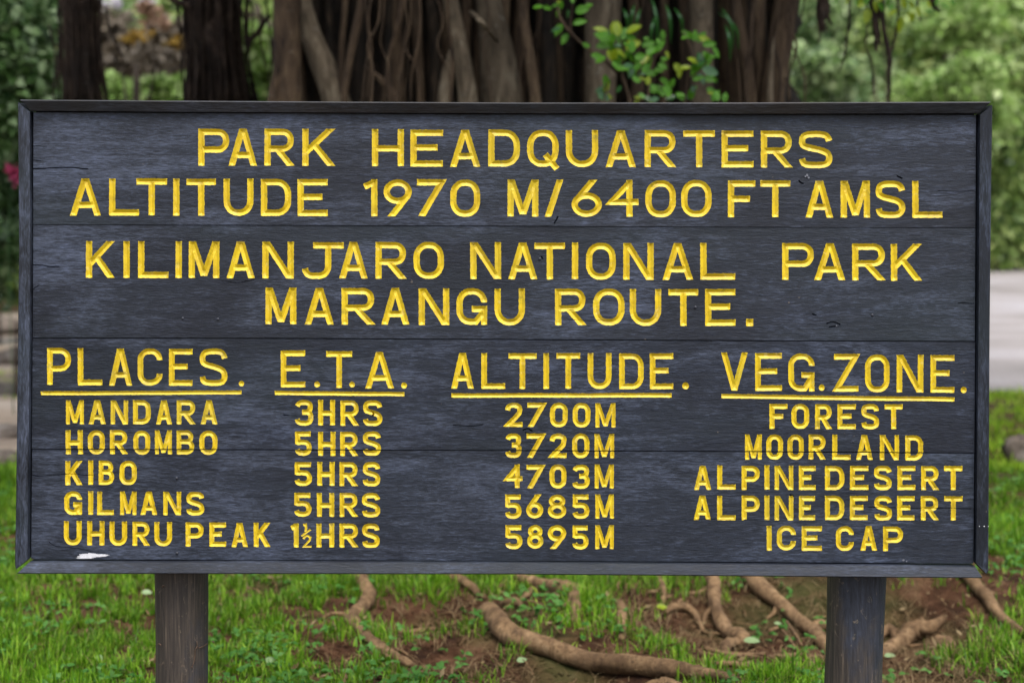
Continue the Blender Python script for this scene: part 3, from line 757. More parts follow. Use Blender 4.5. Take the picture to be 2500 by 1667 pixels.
# smear of white paint
def smear():
    up = [(187, 1363), (186, 1360), (193, 1358), (190, 1356), (199, 1354), (198, 1351), (210, 1352), (218, 1349), (232, 1350.5), (236, 1352), (250, 1352), (263, 1353)]
    dn = [(256, 1355), (259, 1357), (246, 1357), (249, 1359), (236, 1359), (224, 1362), (213, 1361), (207, 1363), (205, 1360), (196, 1362)]
    ux, uy = zip(*sorted(up)); dx, dy = zip(*sorted(dn)); V = []; F = []; rows = 15
    for k in range(rows):
        y = 1349.5+k*14/rows; xs_ = [x for x in np.linspace(187, 263, 90) if np.interp(x, ux, uy) <= y <= np.interp(x, dx, dy)]
        if len(xs_) < 3: continue
        xa, xb = xs_[0]-R(-2, 4), xs_[-1]+R(-4, 5); n = 12; b0 = len(V)
        for j in range(n+1):                           # ragged brush hairs, each a hair's breadth above the last
            x = xa+(xb-xa)*j/n; t = .95*math.sin(math.pi*min(max(j/n, .06), .94))**.4*R(.35, 1.1)
            for e in (-t, t): p = BP(x, y+e+R(-.2, .2)); V.append((p[0], -.0017-k*.00004, p[1]))
        F += [[b0+2*j, b0+2*j+1, b0+2*j+3, b0+2*j+2] for j in range(n)]
    mk('paint_smear', V, F, M['white'], sign)
smear()
for px, py, r in [(1970, 428, 4), (1974, 434, 3), (1966, 431, 2.5), (2042, 795, 2), (2205, 1366, 3.5), (2213, 1369, 2.5), (1660, 1379, 1), (2383.5, 1279, 1.6), (2395, 1279, 1.8), (2405, 1279, 1.2)]:
    c = BP(px, py); v = [(c[0]+R(.6, 1)*r*math.cos(t)/SS, (-.0235 if px > 2380 else -.0016), c[1]+R(.6, 1)*r*math.sin(t)/SS) for t in np.linspace(0, 6.28, 7)[:-1]]
    mk('paint_fleck', v, [list(range(6))[::-1]], M['white'] if px > 2380 else M['chip'], sign)

# posts
def tube(name, pts, rad, m, parent=None, seg=10, lump=.0, lf=3., n=4, caps=True, smooth=True, squash=None):
    P = cr(pts, n) if len(pts) > 2 else [np.array(p, float) for p in pts]
    r_ = cr([(q,) for q in rad], n) if len(rad) > 2 else None
    m_ = len(P); V = []; up = np.array([0, 0, 1.])
    s0 = R(0, 50)
    for i in range(m_):
        d = P[min(i+1, m_-1)]-P[max(i-1, 0)]; d = d/max(np.linalg.norm(d), 1e-9)
        a = np.cross(d, up if abs(d[2]) < .9 else np.array([0, 1., 0])); a /= np.linalg.norm(a); b = np.cross(d, a)
        r = float(r_[i][0]) if r_ is not None else rad[0]+(rad[-1]-rad[0])*i/(m_-1)
        for k in range(seg):
            t = 2*math.pi*k/seg
            q = 1+lump*noise.noise(Vector((math.cos(t)*1.2+s0, math.sin(t)*1.2, i*lf/m_*len(pts))))*2
            V.append(P[i]+(a*math.cos(t)+b*math.sin(t))*r*q)
    F = [[i*seg+k, i*seg+(k+1) % seg, (i+1)*seg+(k+1) % seg, (i+1)*seg+k] for i in range(m_-1) for k in range(seg)]
    if caps: F += [list(range(seg))[::-1], [(m_-1)*seg+k for k in range(seg)]]
    if name is None: return V, F
    return mk(name, V, F, m, parent, smooth)
def post(px_t, px_b, rpx, m, label):
    d = 3.5+.033+rpx/960; s = FPX/d
    xt, xb = (px_t-1250)/s, (px_b-1250)/s; zt, zb = CAMZ+(HOR-1400)/s, CAMZ+(HOR-1667)/s
    sl = (xt-xb)/(zt-zb); r = rpx/s
    pts = [(xt+sl*(z-zt), d+CAMY, z) for z in (-.12, .3, .6, 1.1, 1.68)]
    V, F = tube(None, [(p[0]-xt, 0, p[2]-zt) for p in pts], [r*1.05, r*1.01, r, r*.98, r*.96], m, seg=28, lump=.035, lf=1.0)
    o = mk('post', [tuple(v) for v in V], F, m, None, True); o.location = (xt, d+CAMY, zt); o.parent = sign; o['label'] = label
    return o, (xt, d+CAMY, zt, r, sl)
pa, A_ = post(443.5, 443, 62.5, M['post_a'], 'weathered brown-grey round post under the left half')
pb, B_ = post(2092, 2083, 69, M['post_b'], 'blue-black painted round post under the right half with bare wood along its left edge')
# horizontal battens behind the planks, on the posts
# bent nails and wire ends on the left post
def onpost(px, py, Q, out=.004):
    x, y, z, r, sl = Q; s = FPX/3.53
    X = (px-1250)/s; Zc = CAMZ+(HOR-py)/s
    cx = x+sl*(Zc-z); dx = min(max((X-cx)/r, -1), 1)
    return (X, y-math.sqrt(max(1-dx*dx, 0))*r-out, Zc)
def pt(zx, zy): return (380+zx/4.704, 1390+zy/4.704)
for pts, rr in [([pt(455, 910), pt(435, 950), pt(432, 1020), pt(420, 1090), pt(400, 1145)], .0013), ([pt(470, 938), pt(500, 940), pt(530, 940)], .0014),
                ([pt(583, 918), pt(600, 915), pt(607, 935)], .0014), ([pt(-4, 890), pt(20, 875), pt(48, 885)], .0014), ([pt(62, 215), pt(75, 192), (pt(100, 200))], .0014),
                ([pt(450, 850), pt(455, 910), pt(462, 935)], .0010)]:
    tube('bent_wire', [onpost(*p, A_, .003) for p in pts], [rr]*len(pts), M['wire'], sign, seg=6, n=3)
tube('bent_wire', [onpost(*pt(6, 140), A_, .002), (onpost(*pt(-8, 150), A_, .0)), onpost(*pt(-8, 195), A_, 0), onpost(*pt(6, 210), A_, .002)], [.0013]*4, M['nail'], sign, seg=6, n=4)

# ------------------------------------------------------------------ roots and the fig tree
fig = empty('fig_tree', (.1, 4.2, 0))
tag(fig, 'huge old fig tree with many fused trunks and roots running out towards the sign', 'tree')
Z7 = lambda x, y: (x/K, 1367+y/K)
Z8 = lambda x, y: (1250+x/K, 1367+y/K)
def root(pts, wpx, rise=.35, m='root', lump=.17, taper=None):
    P = []; rr = []
    for i, (px, py) in enumerate(pts):
        x, y = flat(px, py); d = y-CAMY
        wv = wpx[i] if isinstance(wpx, (list, tuple)) else wpx
        r = wv/2*d/FPX; P.append([x, y, float(gz(x, y))+r*rise+.012]); rr.append(r)
    P[0][2] -= rr[0]*.6; P[-1][2] -= rr[-1]*.8
    for k in range(1, len(P)-1):                       # side rootlets that fork off and sink into the soil
        if max(rr) > .012 and R(0, 1) < .45:
            sd_ = random.choice((-1, 1)); d0 = np.array(P[k+1])-np.array(P[k]); nn = np.array([-d0[1], d0[0], 0])*sd_/max(np.hypot(d0[0], d0[1]), 1e-6)
            d0 = d0/np.linalg.norm(d0); L = R(.05, .16); q = []
            for t in (0, .35, .7, 1):
                c = np.array(P[k])+(nn*R(.7, 1.)+d0*R(.3, .9))*L*t
                q.append((c[0], c[1], float(gz(c[0], c[1]))*(t > 0)+(P[k][2] if t == 0 else .006-.014*(t == 1))))
            r0 = min(rr[k]*.5, .010)
            tube('root', q, [r0*1.3, r0, r0*.6, r0*.3], M[m], fig, seg=7, lump=.15, n=3)
    P = [[p[0]+R(-.006, .006), p[1]+R(-.006, .006), p[2]-rr[i]*.22+R(-.15, .1)*rr[i]] for i, p in enumerate(P)]
    rr = [q*R(.84, 1.14) for q in rr]
    tube('root', P, rr, M[m], fig, seg=16, lump=lump, lf=2.6, n=8)
root([Z7(1560, 20), Z7(1610, 70), Z7(1660, 110), Z7(1692, 170), Z7(1650, 235), Z7(1610, 290), Z7(1650, 345), Z7(1720, 395), Z7(1800, 437), Z7(1900, 470)], [50, 42, 34, 34, 36, 36, 32, 28, 24, 12], .7)
root([Z7(1830, 318), Z7(1890, 298), Z7(1950, 292), Z7(2012, 268)], [8, 14, 14, 8], 1.)
root([Z7(1790, 265), Z7(1880, 270), Z7(1905, 300), Z7(1890, 330)], [5, 7, 7, 4], 1.)
root([Z7(1990, 30), Z7(2060, 80), Z7(2140, 110), Z7(2230, 140)], [34, 30, 24, 12], .6)
root([Z7(2190, 190), Z7(2245, 240), Z7(2290, 310), Z8(0, 358), Z8(150, 395), Z8(350, 430), Z8(550, 462), Z8(750, 500), Z8(880, 535), Z8(1010, 590)], [14, 40, 50, 54, 52, 50, 46, 42, 36, 26], .75, lump=.09)
root([Z8(-60, 110), Z8(0, 75), Z8(80, 105), Z8(160, 120), Z8(240, 155), Z8(340, 145)], [14, 26, 28, 30, 32, 18], .8)
root([Z8(110, 100), Z8(60, 145), Z8(25, 195)], [14, 12, 8], .9)
root([Z8(285, 165), Z8(290, 220), Z8(290, 300)], [36, 32, 22], .7)
root([Z8(440, 190), Z8(500, 215), Z8(505, 275), Z8(510, 335)], [10, 26, 24, 18], .7)
root([Z8(450, 220), Z8(460, 270), Z8(490, 300)], [10, 10, 6], .8)
root([Z8(-50, 180), Z8(10, 200), Z8(50, 235)], [20, 20, 8], .7)
root([Z8(910, 20), Z8(930, 80), Z8(930, 130), Z8(985, 185), Z8(1050, 225), Z8(1070, 250)], [46, 40, 34, 34, 38, 24], .8)
root([Z8(1040, 235), Z8(995, 270), Z8(975, 320)], [26, 32, 22], .8)
root([Z8(700, 165), Z8(760, 145), Z8(830, 140), Z8(890, 180)], [10, 18, 18, 8], .8)
root([Z8(660, 40), Z8(690, 100), Z8(700, 140)], [22, 16, 8], .6)
root([Z8(1080, 40), Z8(1140, 85), Z8(1230, 125), Z8(1330, 175), Z8(1405, 235), Z8(1470, 310)], [42, 38, 36, 38, 34, 24], 1.0, lump=.05)
root([Z8(1370, 185), Z8(1410, 170), Z8(1470, 165)], [24, 26, 20], .9)
root([Z8(1690, 300), Z8(1740, 255), Z8(1790, 215), Z8(1850, 200), Z8(1920, 205), Z8(1985, 190)], [24, 30, 40, 44, 36, 18], 1.0)
root([Z8(1690, 190), Z8(1730, 175), Z8(1765, 200)], [20, 24, 12], .8)
root([Z8(1920, 270), Z8(1965, 275), Z8(2000, 300), Z8(2010, 330)], [20, 36, 32, 14], .9)
root([Z8(1990, 60), Z8(2060, 90), Z8(2130, 135), Z8(2190, 180), Z8(2240, 230), Z8(2300, 280), Z8(2400, 330)], [36, 38, 30, 28, 26, 24, 14], .8)
root([Z8(590, 580), Z8(650, 550), Z8(730, 555), Z8(800, 600)], [24, 32, 32, 24], .9)
root([Z7(1560, 530), Z7(1575, 560), Z7(1580, 610)], [10, 18, 20], .8)
root([Z8(900, 470), Z8(1000, 455), Z8(1090, 460)], [8, 14, 6], .5)
# fallen sticks
def stick(a, b, wpx, label, mid=None, h=.02):
    pts = [a]+([mid] if mid else [((a[0]+b[0])/2, (a[1]+b[1])/2-2)])+[b]
    P = []
    for px, py in pts:
        x, y = flat(px, py); P.append((x, y, float(gz(x, y))+h))
    r = wpx/2*(P[0][1]-CAMY)/FPX
    o = tube('fallen_stick', P, [r*.8, r, r*.7], M['root'], None, seg=8, lump=.12, n=4)
    return tag(o, label, 'stick', 'broken sticks lying on the bare soil')
stick(Z8(880, 350), Z8(1160, 330), 15, 'thick knotted stick lying level on bare soil below the pale leaf', Z8(1010, 345))
stick(Z8(1180, 210), Z8(1275, 200), 9, 'short level stick atop the pair of leaning sticks')
stick(Z8(1262, 195), Z8(1330, 315), 9, 'leaning stick nearest the right post, sloping down right', h=.04)
stick(Z8(1235, 215), Z8(1300, 310), 9, 'leaning stick just left of its twin beside the right post', h=.03)
stick(Z8(990, 410), Z8(1060, 365), 7, 'thin twig rising to the right in front of the knotted stick')
stick(Z8(1060, 365), Z8(1150, 390), 7, 'thin forked twig lying right of the first twig')
stick(Z8(1170, 350), Z8(1440, 325), 16, 'flat grey-brown stick lying left of the right post', h=.01)
stick(Z8(870, 385), Z8(965, 392), 5, 'thinnest twig lying under the knotted stick')

# trunks of the fig
def even(P, rr, k, sm=3):
    """resample a path evenly and round its bends"""
    P = np.array(P, float); t = np.r_[0, np.cumsum(np.linalg.norm(np.diff(P, axis=0), axis=1))]; u = np.linspace(0, t[-1], k)
    Q = np.stack([np.interp(u, t, P[:, i]) for i in range(3)]+[np.interp(u, t, rr)], 1)
    for _ in range(sm): Q[1:-1] = (Q[:-2]+2*Q[1:-1]+Q[2:])/4
    return [tuple(q[:3]) for q in Q], [float(q[3]) for q in Q]
def col(pts, rpx, d, m, lump=.08, name='aerial_root', seg=10, n=3, parent=None):
    """trunk strand through photo points at d metres; continues down to the ground and up into the crown"""
    P = [AT(a, b, d) for a, b in pts]; rr = [r*d/FPX for r in rpx]
    top, bot = np.array(P[0]), np.array(P[-1])
    dt = (top-np.array(P[1])); dt = dt/max(np.linalg.norm(dt), 1e-6)
    P = ([tuple(top+dt*.9+np.array([0, 0, .7]))] if pts[0][1] < 40 else [])+[tuple(p) for p in P]
    rr = ([rr[0]*1.0] if pts[0][1] < 40 else [])+rr
    P += [(bot[0]*1.02, bot[1]-.02, 1.0), (bot[0]*1.04, bot[1]-.1, -.1)]
    rr += [rr[-1]*1.12, rr[-1]*1.5]
    P, rr = even(P, rr, 30)
    return tube(name, P, rr, M[m], parent or fig, seg=seg, lump=lump, lf=.22, n=1)
# dark heart
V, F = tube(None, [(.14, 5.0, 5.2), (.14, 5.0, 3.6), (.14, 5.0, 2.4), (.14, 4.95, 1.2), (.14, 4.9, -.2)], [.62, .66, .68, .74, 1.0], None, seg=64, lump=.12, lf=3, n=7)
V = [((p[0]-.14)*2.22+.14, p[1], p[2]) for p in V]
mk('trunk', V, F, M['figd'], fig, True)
col([(700, 0), (700, 130), (705, 250)], [34, 34, 36], 7.4, 'figb', .06, seg=14)
col([(690, 60), (680, 160), (668, 220), (662, 250)], [4, 8, 12, 18], 7.35, 'figb')
col([(735, 0), (745, 90), (790, 160), (845, 250)], [20, 27, 34, 36], 7.55, 'figp', .1, seg=14)
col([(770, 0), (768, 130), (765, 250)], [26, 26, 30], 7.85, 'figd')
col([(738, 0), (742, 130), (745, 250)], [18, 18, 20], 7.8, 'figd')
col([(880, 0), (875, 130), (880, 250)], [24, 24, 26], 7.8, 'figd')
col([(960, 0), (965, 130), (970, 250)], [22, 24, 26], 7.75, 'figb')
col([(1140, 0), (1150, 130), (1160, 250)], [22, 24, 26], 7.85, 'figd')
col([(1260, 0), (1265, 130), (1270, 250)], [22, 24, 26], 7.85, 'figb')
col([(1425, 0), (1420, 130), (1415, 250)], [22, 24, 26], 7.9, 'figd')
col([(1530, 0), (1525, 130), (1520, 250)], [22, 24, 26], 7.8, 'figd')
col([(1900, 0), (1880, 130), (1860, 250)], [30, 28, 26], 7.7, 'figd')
col([(1770, 0), (1775, 130), (1780, 250)], [30, 28, 26], 7.75, 'figb')
col([(890, 0), (868, 80), (845, 160), (835, 250)], [12, 11, 9, 9], 7.3, 'figb')
col([(845, 0), (835, 70), (830, 250)], [8, 8, 9], 7.5, 'figb')
col([(995, 0), (965, 80), (945, 150), (930, 250)], [7, 6, 6, 6], 7.35, 'figb')
col([(1015, 30), (1022, 130), (1030, 250)], [14, 14, 10], 7.7, 'figb')
col([(1050, 0), (1075, 100), (1060, 250)], [16, 14, 13], 7.65, 'figd')
col([(1095, 0), (1110, 80), (1135, 170), (1150, 250)], [16, 20, 22, 24], 7.4, 'figp', .12, seg=12)
col([(1130, 60), (1105, 120), (1090, 180), (1085, 250)], [4, 12, 18, 20], 7.42, 'figp', .1)
col([(1190, 0), (1215, 100), (1225, 180), (1225, 250)], [30, 38, 50, 52], 7.6, 'figp', .08, seg=16)
col([(1272, 0), (1280, 80), (1300, 180), (1316, 250)], [11, 12, 13, 16], 7.3, 'figb')
col([(1335, 0), (1340, 130), (1345, 250)], [15, 18, 22], 7.6, 'figd')
col([(1475, 0), (1468, 100), (1465, 250)], [44, 38, 35], 7.5, 'figp', .08, seg=16)
col([(1390, 0), (1385, 130), (1380, 250)], [20, 22, 24], 7.75, 'figd')
col([(1712, 0), (1715, 100), (1715, 250)], [30, 28, 27], 7.35, 'figp', .06, seg=14)
col([(1560, 0), (1565, 130), (1570, 250)], [20, 20, 20], 7.9, 'figd')
col([(1640, 0), (1645, 130), (1640, 250)], [24, 22, 22], 7.9, 'figd')
col([(1790, 0), (1812, 90), (1828, 170), (1835, 250)], [15, 14, 15, 18], 7.35, 'figb')
col([(1850, 0), (1856, 90), (1850, 250)], [20, 18, 20], 7.45, 'figb')
col([(1925, 0), (1912, 90), (1888, 180), (1875, 250)], [34, 34, 30, 28], 7.4, 'figb', .1, seg=14)
col([(1889, 90), (1885, 130), (1880, 190), (1878, 250)], [1, 6, 8, 8], 7.2, 'figp')
col([(890, 160), (925, 190), (960, 215), (985, 250)], [2, 10, 15, 14], 7.25, 'figb')
tube('aerial_root', [AT(1150, 30, 7.45), AT(1165, 44, 7.2), AT(1185, 66, 7.2), AT(1215, 104, 7.45)], [.012, .013, .013, .008], M['figp'], fig, seg=8)
for i in range(26):
    px = 715+i*46+R(-14, 14); sw = R(-22, 22); r = R(9, 20)
    col([(px, 0), (px+sw*.4, 90), (px+sw*.8, 170), (px+sw, 250)], [r*R(.8, 1.1), r*R(.8, 1.1), r, r*1.15], R(7.62, 7.85), random.choice(['figb', 'figb', 'figd']), .14, seg=10)
# fine hanging rootlets
V, F = [], []
for i in range(24):
    px = random.choice([R(690, 1180), R(840, 1130), R(1230, 1950), R(1750, 1950)]); sw = R(-50, 50); d = R(7.05, 7.3)
    pts = [AT(px, -60, d), AT(px+sw*.4+R(-16, 16), 50, d), AT(px+sw*.6+R(-16, 16), 110, d), AT(px+sw*.8+R(-16, 16), 180, d), AT(px+sw+R(-8, 8), R(240, 330), d)]
    r = random.choice([R(.002, .006), R(.002, .006), R(.006, .013)]); v, f = tube(None, pts, [r*R(.6, 1.3) for _ in pts], None, seg=5, n=4)
    b = len(V); V += v; F += [[a+b for a in q] for q in f]
o = mk('rootlets', V, F, M['figb'], fig, True); o['kind'] = 'stuff'

# leaves, as small folded blades; frac = pointed
def leaf_points(P, L, W, D, U, droop=.25):
    """P centre-base (n,3), D direction, U normal; returns V (n*6,3) and F (n*4,3)"""
    n = len(P); S = np.cross(D, U); S /= np.linalg.norm(S, axis=1)[:, None]+1e-9
    L = L[:, None]; W = W[:, None]
    v = np.stack([P, P+D*L*.45+S*W*.5+U*L*.05, P+D*L-U*L*droop, P+D*L*.45-S*W*.5+U*L*.05, P+D*L*.5-U*L*.03, P+D*L*.15-U*L*.0], 1)
    i = np.arange(n)[:, None]*6
    f = np.stack([i+np.array([[0, 1, 4]]), i+np.array([[1, 2, 4]]), i+np.array([[2, 3, 4]]), i+np.array([[3, 0, 4]])], 1).reshape(-1, 3)
    return v[:, :5].reshape(-1, 3), (f//6*5+f % 6)
def unit(a): return a/(np.linalg.norm(a, axis=1)[:, None]+1e-9)
def cloud(name, blobs, n, size, m, parent=None, spread=.52, sub=26, vbias=.35):
    """leaf masses: blobs (cx,cy,cz,rx,ry,rz) each broken into sub clumps with gaps"""
    P = []
    wts = np.array([b[3]*b[5] for b in blobs]); wts = wts/wts.sum()
    for b, wt in zip(blobs, wts):
        k = int(n*wt); q = unit(rng.normal(size=(sub, 3)))*rng.uniform(.2, 1.25, (sub, 1))
        cen = q*np.array(b[3:6])+np.array(b[:3])
        idx = rng.integers(0, sub, k)
        sc = rng.uniform(.25, 1.3, sub)[idx][:, None]
        P.append(cen[idx]+rng.normal(size=(k, 3))*np.array(b[3:6])*spread*.55*sc)
    P = np.concatenate(P); k = len(P)
    D = unit(rng.normal(size=(k, 3))+np.array([0, 0, -.3])); U = unit(rng.normal(size=(k, 3))+np.array([0, -vbias, 1.0]))
    U = unit(U-D*(U*D).sum(1)[:, None])
    L = rng.uniform(.5, 1.7, k)*size
    V, F = leaf_points(P, L, L*rng.uniform(.45, .7, k), D, U)
    if parent is not None: pass
    return fast_mesh(name, V, F, m, parent)
def tree(name, label, cat, base, h, tr, blobs, n, size, m, group=None, bark_='trunk', lean=0., sub=26):
    t = empty(name, (base[0], base[1], 0)); tag(t, label, cat, group)
    x, y = base
    if cat == 'bush': h = min(h*.35, .6); tr = min(tr, .016)
    top = np.array([x+lean, y, h])
    tube('trunk' if cat == 'tree' else 'stem', [(x, y, -.15), (x+lean*.2, y, h*.3), (x+lean*.6, y, h*.65), tuple(top)], [tr*1.3, tr, tr*.8, tr*.4], M[bark_], t, seg=12, lump=.1)
    for b in (blobs[:6] if cat == 'tree' else []):
        s = np.array([x+lean*.4, y, h*R(.35, .6)])
        c = np.array(b[:3])
        tube('limb', [tuple(s), tuple((s+c)/2+np.array([0, 0, .1])), tuple(c)], [tr*.5, tr*.35, tr*.15], M[bark_], t, seg=7, lump=.1)
    cloud('crown', blobs, n, size, M[m], t, sub=sub)
    return t
# the fig's crown overhead: out of the frame, shading its trunks
cloud('crown', [(-.6, 6.2, 5.0, 1.8, 1.6, 1.1), (2.2, 6.6, 5.2, 2.6, 1.8, 1.2), (.3, 4.6, 5.0, 2.4, 1.4, .8), (-1.4, 3.2, 4.5, 1.6, 1.0, .5), (1.4, 3.2, 4.6, 1.6, 1.0, .5), (.8, 7.0, 6.6, 2.8, 2.0, 1.4)], 34000, .16, M['crown'], fig, sub=60)
for p in [[(-.2, 4.8, 2.9), (-1, 5, 3.9), (-2, 5.3, 4.8)], [(.5, 4.9, 2.9), (1.3, 5, 3.9), (2.4, 5.3, 4.9)], [(.1, 4.8, 3.4), (.1, 5.3, 5), (0, 6.2, 6.3)]]:
    tube('limb', p, [.42, .32, .14], M['figb'], fig, seg=16, lump=.12)

# shaggy trunks on the left
def shaggy(pxs, d, label, cat='tree', side=1, n=110, crown=True):
    base = AT(pxs[-1][0], 500, d)
    t = empty('shaggy_tree', (base[0], base[1], 0)); tag(t, label, cat, 'dark shaggy trunks left of the fig tree')
    P = [AT(a, b, d) for a, b, _ in pxs]; rr = [r*d/FPX for _, _, r in pxs]
    tp = np.array(P[0])+np.array([-.05, 0, 1.6])
    P = [tuple(tp)]+P+[(base[0], base[1], 1.0), (base[0], base[1], -.1)]; rr = [rr[0]*.9]+rr+[rr[-1]*1.2, rr[-1]*1.6]
    P, rr = even(P, rr, 40)
    tube('trunk', P, rr, M['shag'], t, seg=44, lump=.34, lf=.9, n=1)
    V, F = [], []
    for i in range(n):
        th = R(math.pi, 2*math.pi) if R(0, 1) < .8 else R(0, math.pi)
        k = R(.95, 1.35) if R(0, 1) < .8 else R(1.3, 1.75)
        pts = []
        for (a, b, rp) in [(pxs[0][0], -80, pxs[0][2])]+list(pxs)+[(pxs[-1][0], 330, pxs[-1][2])]:
            c = AT(a, b, d); q = rp*d/FPX*k
            pts.append((c[0]+math.cos(th)*q+R(-.012, .012), c[1]+math.sin(th)*q, c[2]))
        lo = random.randint(0, 1); hi = random.randint(len(pts)-1, len(pts)); pts = pts[lo:hi]
        if len(pts) < 3: continue
        v, f = tube(None, pts, [R(.003, .013) for _ in pts], None, seg=5, n=4)
        bb = len(V); V += v; F += [[a+bb for a in q] for q in f]
    o = mk('rootlets', V, F, M['shag'], t, True); o['kind'] = 'stuff'
    c = AT(pxs[0][0], 0, d)
    cloud('crown', [(c[0]+.6, c[1]-.6, 5.2, 1.3, 1.2, .7)], 1500, .14, M['crown'], t)
    return t
t1 = shaggy([(198, 0, 30), (200, 90, 29), (203, 170, 32), (207, 250, 36)], 8.6, 'narrow dark shaggy tree trunk, leftmost of the trunks behind the sign')
t2 = shaggy([(524, 0, 50), (526, 90, 48), (530, 170, 53), (536, 250, 58)], 8.4, 'broad dark shaggy tree trunk between the left bushes and the fig tree')
# twigs
tube('branch', [AT(600, 105, 8.3), AT(625, 85, 8.3), AT(645, 55, 8.2), AT(662, 38, 8.2)], [.022, .018, .014, .006], M['shag'], t2, seg=8)
tube('branch', [AT(480, 20, 8.3), AT(440, 8, 8.3), AT(405, -8, 8.3), AT(350, -40, 8.3)], [.022, .018, .014, .012], M['shag'], t2, seg=8)
for pts in [[(612, 0), (618, 60), (608, 130)], [(650, 0), (655, 60), (664, 130), (655, 200)], [(585, 0), (598, 60), (606, 120)], [(640, 40), (636, 100), (650, 170)], [(120, 60), (135, 140), (130, 245)], [(140, 20), (150, 110), (143, 200)], [(260, 20), (270, 80), (300, 140)]]:
    par = t2 if pts[0][0] > 400 else t1
    tube('hanging_rootlet', [AT(a, b, 8.1) for a, b in pts], [.006]*len(pts), M['shag'], par, seg=5)

# leafy shoot in front of the fig: every leaf its own part
shoot = empty('leafy_sapling', (*AT(1530, 500, 6.75)[:2], 0))
tag(shoot, 'green leafy sapling growing against the fig trunk above the sign', 'plant')
Zs = lambda x, y: (1250+x/3.36, y/3.36)
def leaf_mesh(name, m, seed):
    n = 8; V = []; F = []
    for i in range(n+1):
        t = i/n; w_ = .30*math.sin(math.pi*min(1, t**.85))**.75+(.0 if 0 < i < n else 0)
        z = -.16*t*t; x = t
        V += [(x, -w_, z+.10*w_), (x, 0, z-.03), (x, w_, z+.10*w_)]
    for i in range(n):
        a = i*3; F += [(a, a+1, a+4, a+3), (a+1, a+2, a+5, a+4)]
    me = bpy.data.meshes.new(name); me.from_pydata(V, [], F); me.shade_smooth(); me.materials.append(m); return me
LM = [leaf_mesh('leaf_green', M['leaf_g'], 0), leaf_mesh('leaf_yellow', M['leaf_y'], 1), leaf_mesh('leaf_dark', M['leaf_d'], 2)]
def leaf_at(p, ang, L, kind, parent, tilt=None, wide=1.0):
    o = bpy.data.objects.new('leaf', LM[kind]); COL.objects.link(o)
    o.parent = parent; o.location = Vector(p)-parent.location
    from mathutils import Matrix
    a = math.radians(ang)
    X = Vector((math.cos(a), R(-.45, .25), math.sin(a))).normalized()
    nrm = Vector((R(-.35, .35), -1, R(.1, .9))) if tilt is None else Vector(tilt)
    Zv = (nrm-X*nrm.dot(X)).normalized(); Yv = Zv.cross(X)
    o.rotation_euler = Matrix((X, Yv, Zv)).transposed().to_euler(); o.scale = (L, L*wide*R(.8, 1.1), L*R(.4, 2.6))
    return o
SD = 6.75
